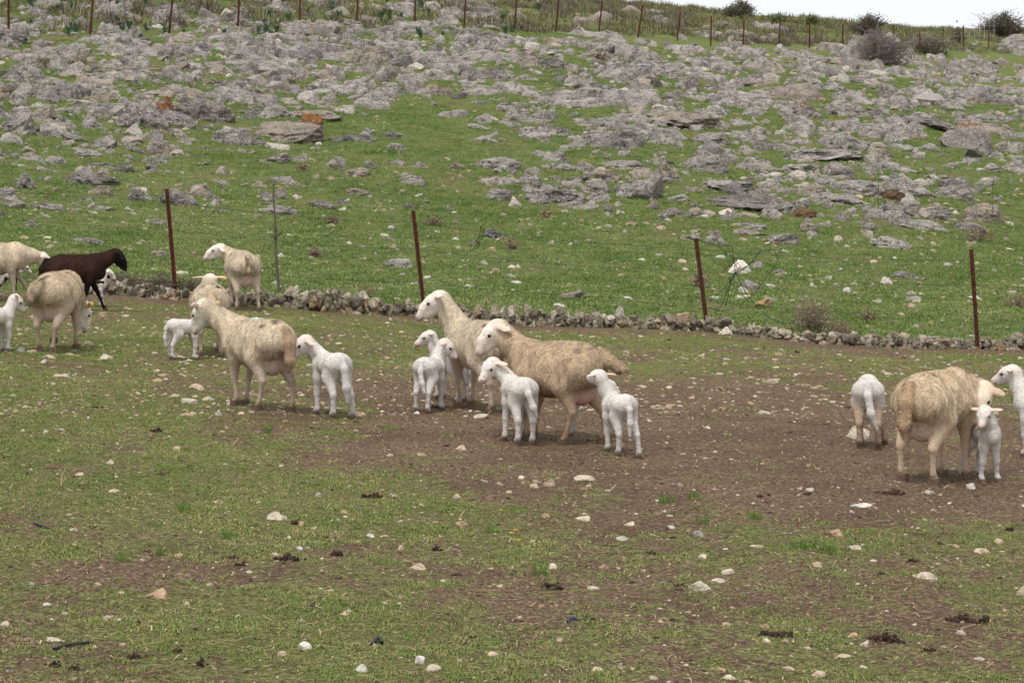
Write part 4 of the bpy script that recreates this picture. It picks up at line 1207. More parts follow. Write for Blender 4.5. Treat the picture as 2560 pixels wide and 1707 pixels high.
n3 = world_field('hilltop_scrub', 'low olive scrub covering the hilltop beyond the far posts', x, y, cl_scrub, p_scr, .7, 1.7)
y = RNG.uniform(60, 160, 5000); x = RNG.uniform(-.28, .28, len(y)) * y
def p_heath(g, t, x, y, u, v):
    fence = np.interp(u, [0, 900, 1280, 2560], [86, 68, 80, 150])
    n = fbm(x * .18, y * .18, seed=69, octv=3)
    return np.where(v < fence, np.clip(.12 + n * 1.6, 0, 1) * np.where(u > 1150, 1, .5), 0)
n4 = world_field('hilltop_heath', 'grey-brown twiggy heath patches on the hilltop', x, y, cl_heath, p_heath, .7, 1.7)
print('grass', n1, n2, n3, n4)

# bright tufts one can point at
tm = []
for k in range(3):
    ob = blade_clump('grass_tuft', 90, .09, .03, .075, .002, 1.0, M['tuft'], 30 + k); tm.append(ob.data); bpy.data.objects.remove(ob)
for j, (u, v, wp) in enumerate([(1672, 1262, 50), (1734, 1245, 42), (1887, 1302, 46), (1753, 1310, 40), (305, 1403, 50), (400, 1390, 30), (575, 1345, 50), (670, 1072, 26), (670, 1085, 22), (1350, 1436, 44), (2010, 1372, 90), (2070, 1380, 60), (1230, 1330, 36), (460, 1280, 40)]):
    P = ground_at(u, v)[0]; s = wp * P[1] / F / .18
    tag(link('grass_tuft', tm[j % 3], None, None, P, (0, 0, j), (s, s * .8, 1)), 'bright green grass tuft standing out on the trodden soil', 'grass tuft', 'bright grass tufts')
# yellow flowers
for j, (u, v, lb) in enumerate(((1253, 1300, 'single yellow flower in the turf near a tan stone'), (1278, 1346, 'larger of the yellow flowers standing close together'), (1288, 1341, 'smaller of two yellow flowers standing close together'), (1297, 1367, 'yellow flower beside a dry stalk on the ground'), (672, 1077, 'tiny yellow flower on soil near the lambs'))):
    P = ground_at(u, v)[0]; root = link('yellow_flower', None, None, None, P); tag(root, lb, 'flower')
    acc = Acc(); tube(acc, [(0, 0, -.005), (0.002, 0, .03)], .0015, 4); link('stem', acc.mesh('stem'), M['tuft'], root)
    acc = Acc(); R_ = .010 if j != 4 else .007
    for k in range(14):
        a = 2 * PI * k / 14; da = .2
        acc.add([(0, 0, .03), (math.cos(a - da) * R_, math.sin(a - da) * R_, .036), (math.cos(a) * R_ * 1.25, math.sin(a) * R_ * 1.25, .035), (math.cos(a + da) * R_, math.sin(a + da) * R_, .036)], [[0, 1, 2, 3]])
    link('petals', acc.mesh('petals'), M['yellow'], root)

# straw litter
ns = 20000
x, y = in_low(ns * 2)
z = H(x, y) + .004
u, v = proj(x, y, z)
ok = v > np.interp(u, WALL_U, WALL_V) + 10
x, y, z = x[ok], y[ok], z[ok]; n = len(x)
th = RNG.uniform(0, 2 * PI, n); L = RNG.gamma(1.7, .020, n) + .014; wd = RNG.uniform(.0010, .0028, n)
dv_ = np.stack([np.cos(th), np.sin(th), RNG.normal(0.05, .16, n)], -1) * L[:, None]
sv_ = np.stack([-np.sin(th), np.cos(th), 0 * th], -1) * wd[:, None]; up = np.array((0, 0, 1.0))
c = np.stack([x, y, z + np.abs(dv_[:, 2]) * .5], -1)
bend = RNG.normal(0, .12, (n, 1)) * L[:, None] * np.stack([-np.sin(th), np.cos(th), 0 * th], -1) + RNG.uniform(0, .004, (n, 1)) * up
Vv = np.stack([c - dv_ / 2 - sv_, c - dv_ / 2 + sv_, c + bend + sv_ + wd[:, None] * up, c + bend - sv_ + wd[:, None] * up, c + dv_ / 2], 1).reshape(-1, 3)
i = np.arange(n)[:, None] * 5
sc_ = np.array([lin(168, 144, 110), lin(190, 168, 132), lin(146, 120, 90), lin(112, 92, 72)])[RNG.integers(4, size=n)]
cc = np.repeat(np.concatenate([sc_, np.ones((n, 1))], 1), 5, 0)
tag(link('straw_litter', mesh_np('straw_litter', Vv, [i + np.array([0, 1, 2, 3]), i + np.array([3, 2, 4])], False, {'Col': cc}), M['straw']), 'scattered dry straw and stalk litter on the field', kind='stuff')

#ANIMALS#
# ------------------------------------------------------------------ sheep and lambs: one implicit surface per body
def sd_cone(p, a, b, r1, r2, ys=1.0):
    a = np.array(a, float); b = np.array(b, float)
    q = p - a; ba = b - a
    h = np.clip((q @ ba) / (ba @ ba + 1e-12), 0, 1)
    e = q - h[..., None] * ba
    if ys != 1.0: e = e * (1.0, ys, 1.0)
    return np.sqrt((e * e).sum(-1)) - (r1 + (r2 - r1) * h)

def sd_ell(p, c, ax, r):
    q = (p - np.array(c)) @ np.array(ax).T
    r = np.array(r)
    k0 = np.sqrt(((q / r) ** 2).sum(-1)); k1 = np.sqrt(((q / (r * r)) ** 2).sum(-1)) + 1e-9
    return k0 * (k0 - 1) / k1

def surface_nets(D, org, h):
    S = D < 0
    nx, ny, nz = D.shape
    c = [D[dx:nx - 1 + dx, dy:ny - 1 + dy, dz:nz - 1 + dz] for dx in (0, 1) for dy in (0, 1) for dz in (0, 1)]
    cs = [x < 0 for x in c]
    s = sum(x.astype(np.int8) for x in cs)
    act = (s > 0) & (s < 8)
    ii = np.argwhere(act)
    val = [x[act] for x in c]
    corner = [np.array((dx, dy, dz), float) for dx in (0, 1) for dy in (0, 1) for dz in (0, 1)]
    acc = np.zeros((len(ii), 3)); cnt = np.zeros(len(ii))
    for a in range(8):
        for b in range(a + 1, 8):
            if np.abs(corner[a] - corner[b]).sum() != 1: continue
            m = (val[a] < 0) != (val[b] < 0)
            t = val[a] / (val[a] - val[b] + 1e-12)
            pt = corner[a] + np.outer(t, corner[b] - corner[a])
            acc[m] += pt[m]; cnt[m] += 1
    V = (ii + acc / cnt[:, None]) * h + org
    vid = np.full(act.shape, -1, np.int64); vid[act] = np.arange(len(ii))
    Q = []
    for ax in range(3):
        sl0 = [slice(None)] * 3; sl1 = [slice(None)] * 3
        sl0[ax] = slice(0, -1); sl1[ax] = slice(1, None)
        A = S[tuple(sl0)]; B = S[tuple(sl1)]
        o1, o2 = (ax + 1) % 3, (ax + 2) % 3
        e = np.argwhere(A != B)
        ok = (e[:, o1] > 0) & (e[:, o2] > 0) & (e[:, o1] < D.shape[o1] - 1) & (e[:, o2] < D.shape[o2] - 1)
        e = e[ok]; fl = A[tuple(e.T)]
        def g(d1, d2):
            k = e.copy(); k[:, o1] += d1; k[:, o2] += d2
            return vid[tuple(k.T)]
        q = np.stack([g(-1, -1), g(0, -1), g(0, 0), g(-1, 0)], -1)
        q[~fl] = q[~fl][:, ::-1]
        Q.append(q)
    Q = np.concatenate(Q)
    return V, Q[(Q >= 0).all(1)]

def rotm(yaw, pitch):
    f = np.array((math.cos(yaw) * math.cos(pitch), math.sin(yaw) * math.cos(pitch), math.sin(pitch)))
    s = np.array((-math.sin(yaw), math.cos(yaw), 0.0))          # to the animal's left
    u = np.cross(f, s)
    return f, s, u

EWE = dict(
    trunk=[((.205, 0, .535), (.02, 0, .505), .140, .178), ((.02, 0, .505), (-.235, 0, .540), .178, .152), ((.17, 0, .585), (-.17, 0, .600), .092, .094)],
    brisket=((.262, 0, .465), .090), neck0=((.215, 0, .585), .120), neck_r=.070, k=.05,
    sh=(.175, .085, .48), sh_r=.080, el=(.15, .095, .385), el_r=.050, kn_r=.0265, ca_r=.0165, fe_r=.0205, ft_r=.0245,
    hip=(-.22, .075, .51), hip_r=.122, st=(-.15, .110, .405), st_r=.080, hk_r=.030, hf=.235, ff=.205, fw=.085, hw=.095, fx=.172, hx=-.260, fet=.060,
    head=.95, ear=.130, tail=[(-.365, 0, .615, .038), (-.410, 0, .52, .044), (-.420, 0, .39, .042), (-.410, 0, .32, .024)], udder=((-.205, 0, .335), .080), vox=.0112)
LAMB = dict(
    trunk=[((.120, 0, .372), (.0, 0, .366), .072, .080), ((.0, 0, .366), (-.130, 0, .386), .080, .077)],
    brisket=((.145, 0, .345), .052), neck0=((.128, 0, .400), .067), neck_r=.047, k=.028,
    sh=(.102, .043, .352), sh_r=.050, el=(.094, .050, .270), el_r=.035, kn_r=.0235, ca_r=.0165, fe_r=.020, ft_r=.022,
    hip=(-.122, .040, .372), hip_r=.068, st=(-.092, .057, .290), st_r=.047, hk_r=.0235, hf=.165, ff=.15, fw=.048, hw=.054, fx=.104, hx=-.150, fet=.045,
    head=.76, ear=.095, tail=[(-.195, 0, .420, .019), (-.225, 0, .35, .020), (-.234, 0, .25, .021), (-.226, 0, .16, .014)], udder=None, vox=.0074)

def animal(name, label, cat, u, v, phi, hpx, lamb=False, poll=None, psi=None, pitch=-25, feet=None, tail=None, cols=None, marks=(), group=None,
           tags=(), ear_drop=.35, spots=None, seed=0, mud=.7, udder=True, scale=None, dy=0.0, fat=1.0, roll=0.0):
    T = LAMB if lamb else EWE
    r = np.random.default_rng(1000 + seed)
    P = ground_at(u, v)[0]; P[1] += dy; P[0] = (u - 1280) / F * P[1]; P[2] = H(P[0], P[1])
    sc = scale or hpx * P[1] / F / (.465 if lamb else .70)
    th_ = math.degrees(math.atan((u - 1280) / F)); phi = phi - th_
    psi = None if psi is None else psi - th_
    ph = math.radians(phi); cph, sph = math.cos(ph), math.sin(ph)
    root = link(name, None, None, None, P, (0, 0, ph), (sc, sc, sc))
    tag(root, label, cat, group)
    feet = feet or [(0, 0, 0)] * 4
    def gz(x, y):   # ground height under a local point, in body units
        wx = P[0] + sc * (x * cph - y * sph); wy = P[1] + sc * (x * sph + y * cph)
        return float(H(wx, wy) - P[2]) / sc
    prims = []       # (sdf function, bbox lo, bbox hi, k, zone)
    def cone(a, b, r1, r2, zone, k=None, ys=1.0):
        a = np.array(a, float); b = np.array(b, float)
        m = max(r1, r2) * max(1, 1 / ys)
        prims.append((lambda p: sd_cone(p, a, b, r1, r2, ys), np.minimum(a, b) - m, np.maximum(a, b) + m, T['k'] if k is None else k, zone))
    def ell(c, ax, rad, zone, k=.02):
        m = max(rad); c = np.array(c, float)
        prims.append((lambda p: sd_ell(p, c, ax, rad), c - m, c + m, k, zone))
    for a, b, r1, r2 in T['trunk']: cone(a, b, r1 * fat, r2 * fat, 'wool', ys=.97)
    cone(T['brisket'][0], np.array(T['brisket'][0]) + (-.05, 0, .01), T['brisket'][1], T['brisket'][1], 'wool')
    # neck and head
    hs = T['head']
    poll = np.array(poll if poll is not None else ((.25, 0, .57) if lamb else (.46, 0, .80)), float)
    yaw = 0.0 if psi is None else math.radians(psi - phi)
    f, s, up = rotm(yaw, math.radians(pitch))
    n0, nr = T['neck0']; n0 = np.array(n0)
    nb = poll - f * .035 * hs - up * .03 * hs
    mid = (n0 + nb) / 2 + np.array((.02, 0, -.01)) * (0.6 if lamb else 1.0)
    cone(n0, mid, nr, (nr + T['neck_r']) * .47, 'wool'); cone(mid, nb, (nr + T['neck_r']) * .47, T['neck_r'], 'wool', k=.03)
    h = lambda a, b, c: poll + (f * a + s * b + up * c) * hs
    kk = .022 * hs
    if lamb:
        cone(h(-.01, 0, -.005), h(.05, 0, -.012), .075 * hs, .068 * hs, 'face', kk)
        cone(h(.04, 0, -.005), h(.165, 0, -.045), .060 * hs, .036 * hs, 'face', kk)
        cone(h(.03, 0, -.05), h(.15, 0, -.065), .048 * hs, .028 * hs, 'face', kk)
        cone(h(.170, 0, -.050), h(.180, 0, -.054), .033 * hs, .030 * hs, 'nose', kk * .5)
    else:
        cone(h(-.015, 0, -.01), h(.05, 0, -.010), .073 * hs, .068 * hs, 'face', kk)
        cone(h(.05, 0, .002), h(.13, 0, -.006), .052 * hs, .040 * hs, 'face', kk)
        cone(h(.12, 0, -.010), h(.190, 0, -.044), .041 * hs, .033 * hs, 'face', kk)
        cone(h(.02, 0, -.055), h(.09, 0, -.066), .056 * hs, .040 * hs, 'face', kk)
        cone(h(.09, 0, -.066), h(.175, 0, -.070), .038 * hs, .023 * hs, 'face', kk * .7)
        cone(h(.200, 0, -.050), h(.210, 0, -.054), .030 * hs, .028 * hs, 'nose', kk * .5)
    for sg in (1, -1):
        ed = s * sg * math.cos(ear_drop) - up * math.sin(ear_drop) - f * .25; ed /= np.linalg.norm(ed)
        en = up * math.cos(ear_drop) + s * sg * math.sin(ear_drop); en = en - ed * (en @ ed); en /= np.linalg.norm(en)
        et = np.cross(ed, en)
        L = T['ear']
        c = h(-.012, sg * .062, .022) + ed * L * .46
        ell(c, [ed, et, en], (L * .55, L * .24, .0125 if not lamb else .0092), 'ear', .008)
        # mound over the eye
        cone(h(.055, sg * .050, .016), h(.085, sg * .046, .008), .020 * hs, .016 * hs, 'face', kk * .6)
    # legs
    hoofs = []
    for i, (front, sg) in enumerate(((1, 1), (1, -1), (0, 1), (0, -1))):
        dx, dyy, dz = feet[i]
        if front:
            fx, fy = T['fx'] + dx, sg * T['fw'] + dyy
            g0 = gz(fx, fy) + dz
            S = np.array((T['sh'][0], sg * T['sh'][1], T['sh'][2])); E = np.array((T['el'][0] + dx * .15, sg * T['el'][1], T['el'][2]))
            Fl = np.array((fx - .012, fy, g0 + T['fet'])); Ft = np.array((fx + .010, fy, g0 + T['ft_r'] + .012))
            K = E + (Fl - E) * .50 + np.array((.012 + (0.05 if dz > 0 else 0), 0, 0))
            cone(S, E, T['sh_r'], T['el_r'], 'wool')
            cone(E, K, T['el_r'], T['kn_r'], 'leg', .03)
        else:
            fx, fy = T['hx'] + dx, sg * T['hw'] + dyy
            g0 = gz(fx, fy) + dz
            S = np.array((T['hip'][0], sg * T['hip'][1], T['hip'][2])); E = np.array((T['st'][0] + dx * .2, sg * T['st'][1], T['st'][2]))
            Fl = np.array((fx - .008, fy, g0 + T['fet'] + .006)); Ft = np.array((fx + .012, fy, g0 + T['ft_r'] + .012))
            K = E + (Fl - E) * .52 + np.array((-.062 if not lamb else -.036, 0, 0))
            cone(S, E, T['hip_r'], T['st_r'], 'wool')
            cone(E, K, T['st_r'], T['hk_r'], 'leg', .035)
        mk = (K + Fl) / 2
        cone(K, mk, T['kn_r'] if front else T['hk_r'], T['ca_r'], 'leg', .012); cone(mk, Fl, T['ca_r'], T['fe_r'], 'leg', .012)
        cone(Fl, Ft, T['fe_r'] * .95, T['ft_r'], 'leg', .010)
        hoofs.append((Ft[0], fy, g0))
    tl = tail or T['tail']
    for a, b in zip(tl[:-1], tl[1:]): cone(a[:3], b[:3], a[3], b[3], 'tail', .02)
    if T['udder'] and udder: cone(np.array(T['udder'][0]) + (0, 0, .05), T['udder'][0], T['udder'][1], T['udder'][1] * .92, 'udder', .025)
    # evaluate
    vx = T['vox']
    lo = np.min([p[1] for p in prims], 0) - .05; hi = np.max([p[2] for p in prims], 0) + .05
    n = np.ceil((hi - lo) / vx).astype(int) + 1
    ax = [lo[i] + np.arange(n[i]) * vx for i in range(3)]
    D = np.full(n, 1.0, np.float32)
    for fn, a, b, k, z in prims:
        m = k + 3 * vx
        i0 = np.clip(((a - m - lo) / vx).astype(int), 0, n - 1); i1 = np.clip(((b + m - lo) / vx).astype(int) + 2, 0, n)
        g = np.stack(np.meshgrid(*[ax[i][i0[i]:i1[i]] for i in range(3)], indexing='ij'), -1)
        d = fn(g).astype(np.float32)
        sl = tuple(slice(i0[i], i1[i]) for i in range(3))
        c = D[sl]
        hh = np.clip(.5 + .5 * (c - d) / k, 0, 1)
        D[sl] = c * (1 - hh) + d * hh - k * hh * (1 - hh)
    V, Q = surface_nets(D, lo, vx)
    # keep only inside-facing order outward, relax once along the net
    nb_ = np.zeros_like(V); ct = np.zeros(len(V))
    for a, b in ((0, 1), (1, 2), (2, 3), (3, 0)):
        np.add.at(nb_, Q[:, a], V[Q[:, b]]); np.add.at(ct, Q[:, a], 1)
        np.add.at(nb_, Q[:, b], V[Q[:, a]]); np.add.at(ct, Q[:, b], 1)
    V = V * .45 + nb_ / np.maximum(ct, 1)[:, None] * .55
    # zones to colours
    zones = ['wool', 'face', 'nose', 'ear', 'leg', 'tail', 'udder']
    zd = {z: np.full(len(V), 9.0) for z in zones}
    for fn, a, b, k, z in prims: zd[z] = np.minimum(zd[z], fn(V))
    temp = .012 if not lamb else .007
    Wt = np.stack([np.exp(-np.clip(zd[z], -.05, 1) / temp) for z in zones], -1); Wt /= Wt.sum(1, keepdims=True) + 1e-12
    C_ = dict(wool=lin(206, 182, 148), face=lin(232, 222, 210), nose=lin(200, 168, 154), ear=lin(226, 208, 190), leg=lin(205, 186, 166), tail=lin(196, 168, 134), udder=lin(208, 178, 164))
    C_.update(cols or {})
    col = Wt @ np.array([C_[z] for z in zones])
    q = V * 1.0 + seed * 1.7
    st = fbm(q[:, 0] * 9, q[:, 1] * 9, q[:, 2] * 9, seed=seed + 3, octv=3)
    col = col * (1 + (.20 if not lamb else .12) * st)[:, None]
    # soiling: rear and belly wool, muddy feet
    gl = np.array([gz(a, 0) for a in (-.3, .25)]); gy = np.interp(V[:, 0], [-.3, .25], gl)
    zz = V[:, 2] - gy
    muc = np.array(lin(112, 90, 72))
    Hh = .46 if lamb else .70
    m = mud * np.clip(1.15 - zz / ((.17 if not lamb else .30) * Hh) + .8 * st, 0, 1) * .75
    if not lamb:
        m = np.maximum(m, mud * .62 * np.clip((-.18 - V[:, 0]) / .16, 0, 1) * np.clip((.60 - zz) / .16, 0, 1) * np.clip(.55 + st * 1.8, 0, 1))
        m = np.maximum(m, mud * .5 * np.clip((.46 - zz) / .1, 0, 1) * np.clip(.5 + st * 1.5, 0, 1) * Wt[:, 0])
    col = col * (1 - m[:, None]) + muc * m[:, None]
    if spots:
        sp = vnoise(q[:, 0] * spots[0], q[:, 1] * spots[0], q[:, 2] * spots[0], seed=seed + 40)
        sm = np.clip((sp - spots[1]) * 8, 0, 1)
        col = col * (1 - sm[:, None]) + np.array(lin(38, 32, 32)) * sm[:, None]
    for pos, rad, mc, amt in marks:
        dd = np.sqrt((((V - np.array(pos)) / rad) ** 2).sum(1))
        nn = fbm(q[:, 0] * 24, q[:, 1] * 24, q[:, 2] * 24, seed=seed + 8, octv=2)
        mm = np.clip((1 - dd) * 3 + nn * 1.6 - .4, 0, 1) * amt
        col = col * (1 - mm[:, None]) + np.array(mc) * mm[:, None]
    # mouth line and nostrils
    hv = (V - poll) / hs; fa, fs, fu = hv @ f, hv @ s, hv @ up
    mz = .135 if lamb else .150; mu_ = -.066 if lamb else -.072
    ml = np.exp(-((fu - mu_) / .007) ** 2) * np.clip((fa - mz) / .02, 0, 1) * (Wt[:, 1] + Wt[:, 2] > .3) * .6
    nx_ = .192 if lamb else .228
    for sg in (1, -1): ml = np.maximum(ml, .75 * np.exp(-(((fa - nx_) / .022) ** 2 + ((fs - sg * .020) / .011) ** 2 + ((fu + .044) / .011) ** 2)))
    for sg in (1, -1): ml = np.maximum(ml, .45 * np.exp(-(((fa - .078) / .022) ** 2 + ((fs - sg * .055) / .02) ** 2 + ((fu - .004) / .012) ** 2)))
    col = col * (1 - ml[:, None]) + np.array(lin(70, 52, 48)) * ml[:, None]
    col = np.clip(col, 0.003, .95)
    me = mesh_np(name + '_body', V, Q, True, {'Col': np.concatenate([col, np.ones((len(V), 1))], 1)})
    body = link('body', me, M['wool'], root)
    # fleece: locks of wool lying over the body
    woolw = Wt[:, 0] + Wt[:, 5]
    if lamb: woolw = woolw + .8 * Wt[:, 4] * (V[:, 2] > .1) + .5 * Wt[:, 1]
    fw = woolw[Q].mean(1)
    A = V[Q[:, 0]]; B = V[Q[:, 1]]; Cc = V[Q[:, 2]]
    nrm = np.cross(V[Q[:, 2]] - V[Q[:, 0]], V[Q[:, 3]] - V[Q[:, 1]]); ar = np.linalg.norm(nrm, axis=1) + 1e-12
    nrm = nrm / ar[:, None]
    pr = ar * np.clip((fw - .45) * 3, 0, 1); pr /= pr.sum()
    N_ = 8000 if lamb else 32000
    idx = r.choice(len(Q), N_, p=pr)
    a = r.random((N_, 1)); b = r.random((N_, 1))
    pos = (V[Q[idx, 0]] * (1 - a) + V[Q[idx, 1]] * a) * (1 - b) + (V[Q[idx, 3]] * (1 - a) + V[Q[idx, 2]] * a) * b
    nn = nrm[idx]
    g = np.array((-.25, 0, -1.0)) + r.normal(0, .30, (N_, 3))
    g = g + .9 * np.stack([fbm(pos[:, 0] * 11, pos[:, 1] * 11, pos[:, 2] * 11, seed=seed + j * 7, octv=2) for j in range(3)], -1)
    tgt = g - nn * (g * nn).sum(1, keepdims=True); tgt /= np.linalg.norm(tgt, axis=1, keepdims=True) + 1e-9
    lift = r.uniform(.12, .48, (N_, 1)) if not lamb else r.uniform(.15, .75, (N_, 1))
    d = tgt * (1 - lift * .5) + nn * lift; d /= np.linalg.norm(d, axis=1, keepdims=True)
    L = (r.uniform(.010, .023, (N_, 1)) if not lamb else r.uniform(.005, .011, (N_, 1)))
    if not lamb: L = L * np.where(r.random((N_, 1)) < .05, 1.5, 1.0)
    sd_ = np.cross(nn, d); sd_ /= np.linalg.norm(sd_, axis=1, keepdims=True) + 1e-9
    wv = (r.uniform(.0011, .0023, (N_, 1)) if not lamb else r.uniform(.0012, .0022, (N_, 1)))
    p0 = pos - nn * .003
    p1 = p0 + d * L * .55 + nn * L * .10
    p2 = p0 + d * L + tgt * L * .12 - nn * L * .06
    FV = np.stack([p0, p1 + sd_ * wv * 1.15, p2, p1 - sd_ * wv * 1.15], 1).reshape(-1, 3)
    i5 = np.arange(N_)[:, None] * 4
    stv = (fbm(pos[:, 0] * 42, pos[:, 1] * 42, pos[:, 2] * 13, seed=seed + 60, octv=2) + .28 * fbm(pos[:, 0] * 12, pos[:, 1] * 12, pos[:, 2] * 8, seed=seed + 64, octv=2))[:, None]
    fc = col[Q[idx, 0]] * (r.uniform(.84, 1.14, (N_, 1)) * np.clip(1.02 + .60 * stv, .48, 1.28) if not lamb else r.uniform(.86, 1.10, (N_, 1)))
    fc = np.repeat(np.concatenate([np.clip(fc, .002, .95), np.ones((N_, 1))], 1), 4, 0)
    fl = link('fleece', mesh_np(name + '_fleece', FV, i5 + np.array([0, 1, 2, 3]), True, {'Col': fc}), M['fleece'], root)
    # eyes
    for sg in (1, -1):
        bm = bmesh.new(); bmesh.ops.create_icosphere(bm, subdivisions=2, radius=.0150 if not lamb else .0125)
        me = bpy.data.meshes.new('eye'); bm.to_mesh(me); bm.free()
        e = link('eye', me, M['eye'], body, h(.078, sg * .0555, .006) if not lamb else h(.072, sg * .060, .0))
    # cloven hooves
    z0 = 1.0 if not lamb else .68
    for (hx, hy, hz) in hoofs:
        acc = Acc()
        for sg in (1, -1):
            w0 = .0165 * z0; o_ = sg * .0165 * z0
            Vh = [(-.028 * z0, o_ - w0, 0), (.038 * z0, o_ - w0 * .6 - sg * .004, 0), (.038 * z0, o_ + w0 * .6 - sg * .004, 0), (-.028 * z0, o_ + w0, 0),
                  (-.022 * z0, o_ - w0 * .9, .044 * z0), (.018 * z0, o_ - w0 * .7, .050 * z0), (.018 * z0, o_ + w0 * .7, .050 * z0), (-.022 * z0, o_ + w0 * .9, .044 * z0)]
            acc.add(Vh, [[0, 3, 2, 1], [4, 5, 6, 7], [0, 1, 5, 4], [1, 2, 6, 5], [2, 3, 7, 6], [3, 0, 4, 7]])
        link('hoof', acc.mesh('hoof'), M['hoof'], root, (hx + .004, hy, hz - .004))
    for sg in tags:
        ed = s * sg * math.cos(ear_drop) - up * math.sin(ear_drop) - f * .25; ed /= np.linalg.norm(ed)
        c = h(-.012, sg * .062, .022) + ed * T['ear'] * .62
        acc = Acc(); a1 = ed * .026; a2 = f * .018; a3 = up * .016
        Vt = [c + x1 * a1 + x2 * a2 + x3 * a3 for x3 in (-1, 1) for x1, x2 in ((-1, -1), (1, -1), (1, 1), (-1, 1))]
        acc.add(Vt, [[0, 3, 2, 1], [4, 5, 6, 7], [0, 1, 5, 4], [1, 2, 6, 5], [2, 3, 7, 6], [3, 0, 4, 7]])
        link('ear_tag', acc.mesh('ear_tag'), M['tag_y'], body)
    return root

BLK = lin(52, 48, 46)
def rump_marks(n, seed, dens=.8):
    r = np.random.default_rng(seed)
    return [((-.26 + r.uniform(-.10, .12), r.uniform(-.12, .12), .69 + r.uniform(-.05, .0)), r.uniform(.018, .042), BLK, dens) for _ in range(n + 3)]
TAN = dict(wool=lin(188, 165, 137), tail=lin(178, 154, 126), face=lin(230, 220, 208), leg=lin(184, 158, 132), udder=lin(190, 150, 138))
CREAM = dict(wool=lin(212, 196, 171), tail=lin(204, 182, 152), leg=lin(196, 178, 160))
PALE = dict(wool=lin(212, 194, 168), tail=lin(190, 172, 146), leg=lin(190, 172, 154), udder=lin(196, 172, 162))
GREY = dict(wool=lin(208, 188, 160), tail=lin(176, 158, 134), leg=lin(186, 166, 148), udder=lin(190, 166, 156))
BLACK = dict(wool=lin(60, 40, 32), face=lin(26, 23, 23), nose=lin(24, 22, 22), ear=lin(28, 25, 25), leg=lin(28, 24, 23), tail=lin(42, 30, 25), udder=lin(40, 30, 28))
WHITE = dict(wool=lin(216, 209, 201), face=lin(220, 211, 203), nose=lin(222, 186, 176), ear=lin(232, 204, 190), leg=lin(210, 203, 197), tail=lin(211, 205, 200))
GE, GL = 'ewes of the flock', 'lambs of the flock'

animal('ewe', 'tan ewe standing side-on with tail held out, suckling a lamb', 'sheep', 1388, 1103, 150, 252, poll=(.47, .04, .775), psi=203, pitch=-40, cols=TAN, seed=1, group=GE, fat=1.02, mud=.8,
       feet=[(.02, .0, 0), (.05, 0, 0), (.13, 0, 0), (-.06, -.02, 0)], tail=[(-.35, 0, .64, .04), (-.42, -.01, .58, .044), (-.49, -.03, .535, .038), (-.545, -.04, .52, .016)], marks=rump_marks(5, 1, .5), ear_drop=.5)
animal('ewe', 'cream ewe with its head raised high, standing behind the tan ewe', 'sheep', 1196, 1026, 124, 226, poll=(.38, .14, .855), psi=183, pitch=-33, cols=CREAM, seed=2, group=GE, ear_drop=.15, mud=1.0,
       marks=rump_marks(6, 2, .8), feet=[(0, -.02, 0), (.05, 0, 0), (-.05, 0, 0), (0, 0, 0)])
animal('ewe', 'woolly cream ewe with a pale blue paint mark on its back', 'sheep', 640, 1022, 128, 225, poll=(.46, .17, .77), psi=142, pitch=-55, cols=dict(wool=lin(211, 193, 167), tail=lin(178, 152, 126), leg=lin(194, 176, 158)), seed=3, group=GE, ear_drop=.25,
       marks=rump_marks(7, 3, .6) + [((-.05, 0, .685), .075, lin(196, 222, 220), .7), ((.06, 0, .685), .05, lin(226, 196, 176), .5)], feet=[(.0, -.02, 0), (.03, .03, 0), (.08, .02, 0), (-.03, -.03, 0)], mud=.9, tags=(-1,), fat=.99)
animal('ewe', 'round cream ewe seen from behind with both ears showing over its back', 'sheep', 525, 886, 92, 178, poll=(.46, -.02, .715), psi=80, pitch=-12, cols=CREAM, seed=4, group=GE, ear_drop=.12, tags=(-1,), fat=1.02, marks=rump_marks(9, 4, .8) + [((-.46, 0, .5), .07, lin(210, 168, 112), .7)])
animal('ewe', 'cream ewe by the wall, udder towards us and head turned aside', 'sheep', 603, 770, 103, 146, poll=(.34, .20, .715), psi=184, pitch=-22, cols=CREAM, seed=5, group=GE, ear_drop=.7, fat=.96,
       tail=[(-.36, 0, .63, .030), (-.40, 0, .55, .032), (-.41, 0, .47, .024), (-.405, 0, .43, .012)], feet=[(0, -.01, 0), (0, 0, 0), (0, .02, 0), (-.04, -.05, 0)], marks=[((-.40, .02, .60), .07, lin(92, 76, 64), .8), ((-.40, -.01, .50), .05, lin(110, 90, 74), .7)])
animal('ewe', 'black-faced dark brown sheep walking along the wall', 'sheep', 192, 778, 4, 142, poll=(.50, -.01, .69), psi=-3, pitch=-50, cols=BLACK, seed=6, group=GE, mud=.15, ear_drop=.25, udder=False, fat=.92,
       feet=[(.17, 0, 0), (-.10, .02, 0), (.1, 0, 0), (-.08, 0, 0)], marks=[((-.44, .0, .69), .05, lin(190, 170, 140), .0)])
animal('ewe', 'pale ewe grazing with its head down and a yellow ear tag', 'sheep', 146, 876, 70, 197, poll=(.46, -.07, .36), psi=25, pitch=-72, cols=GREY, seed=7, group=GE, tags=(-1,), ear_drop=.05, fat=1.0, marks=rump_marks(9, 7, .7), mud=.9,
       tail=[(-.36, 0.02, .61, .042), (-.40, .06, .54, .042), (-.41, .10, .47, .034), (-.415, .11, .43, .018)], feet=[(-.06, 0, .05), (.05, 0, 0), (.03, 0, 0), (-.08, .02, 0)])
animal('ewe', 'cream ewe walking behind the dark brown sheep', 'sheep', -6, 754, 2, 146, poll=(.55, .05, .51), psi=0, pitch=-48, cols=PALE, seed=8, group=GE, feet=[(.24, 0, 0), (.03, 0, 0), (0, 0, 0), (.05, 0, 0)])
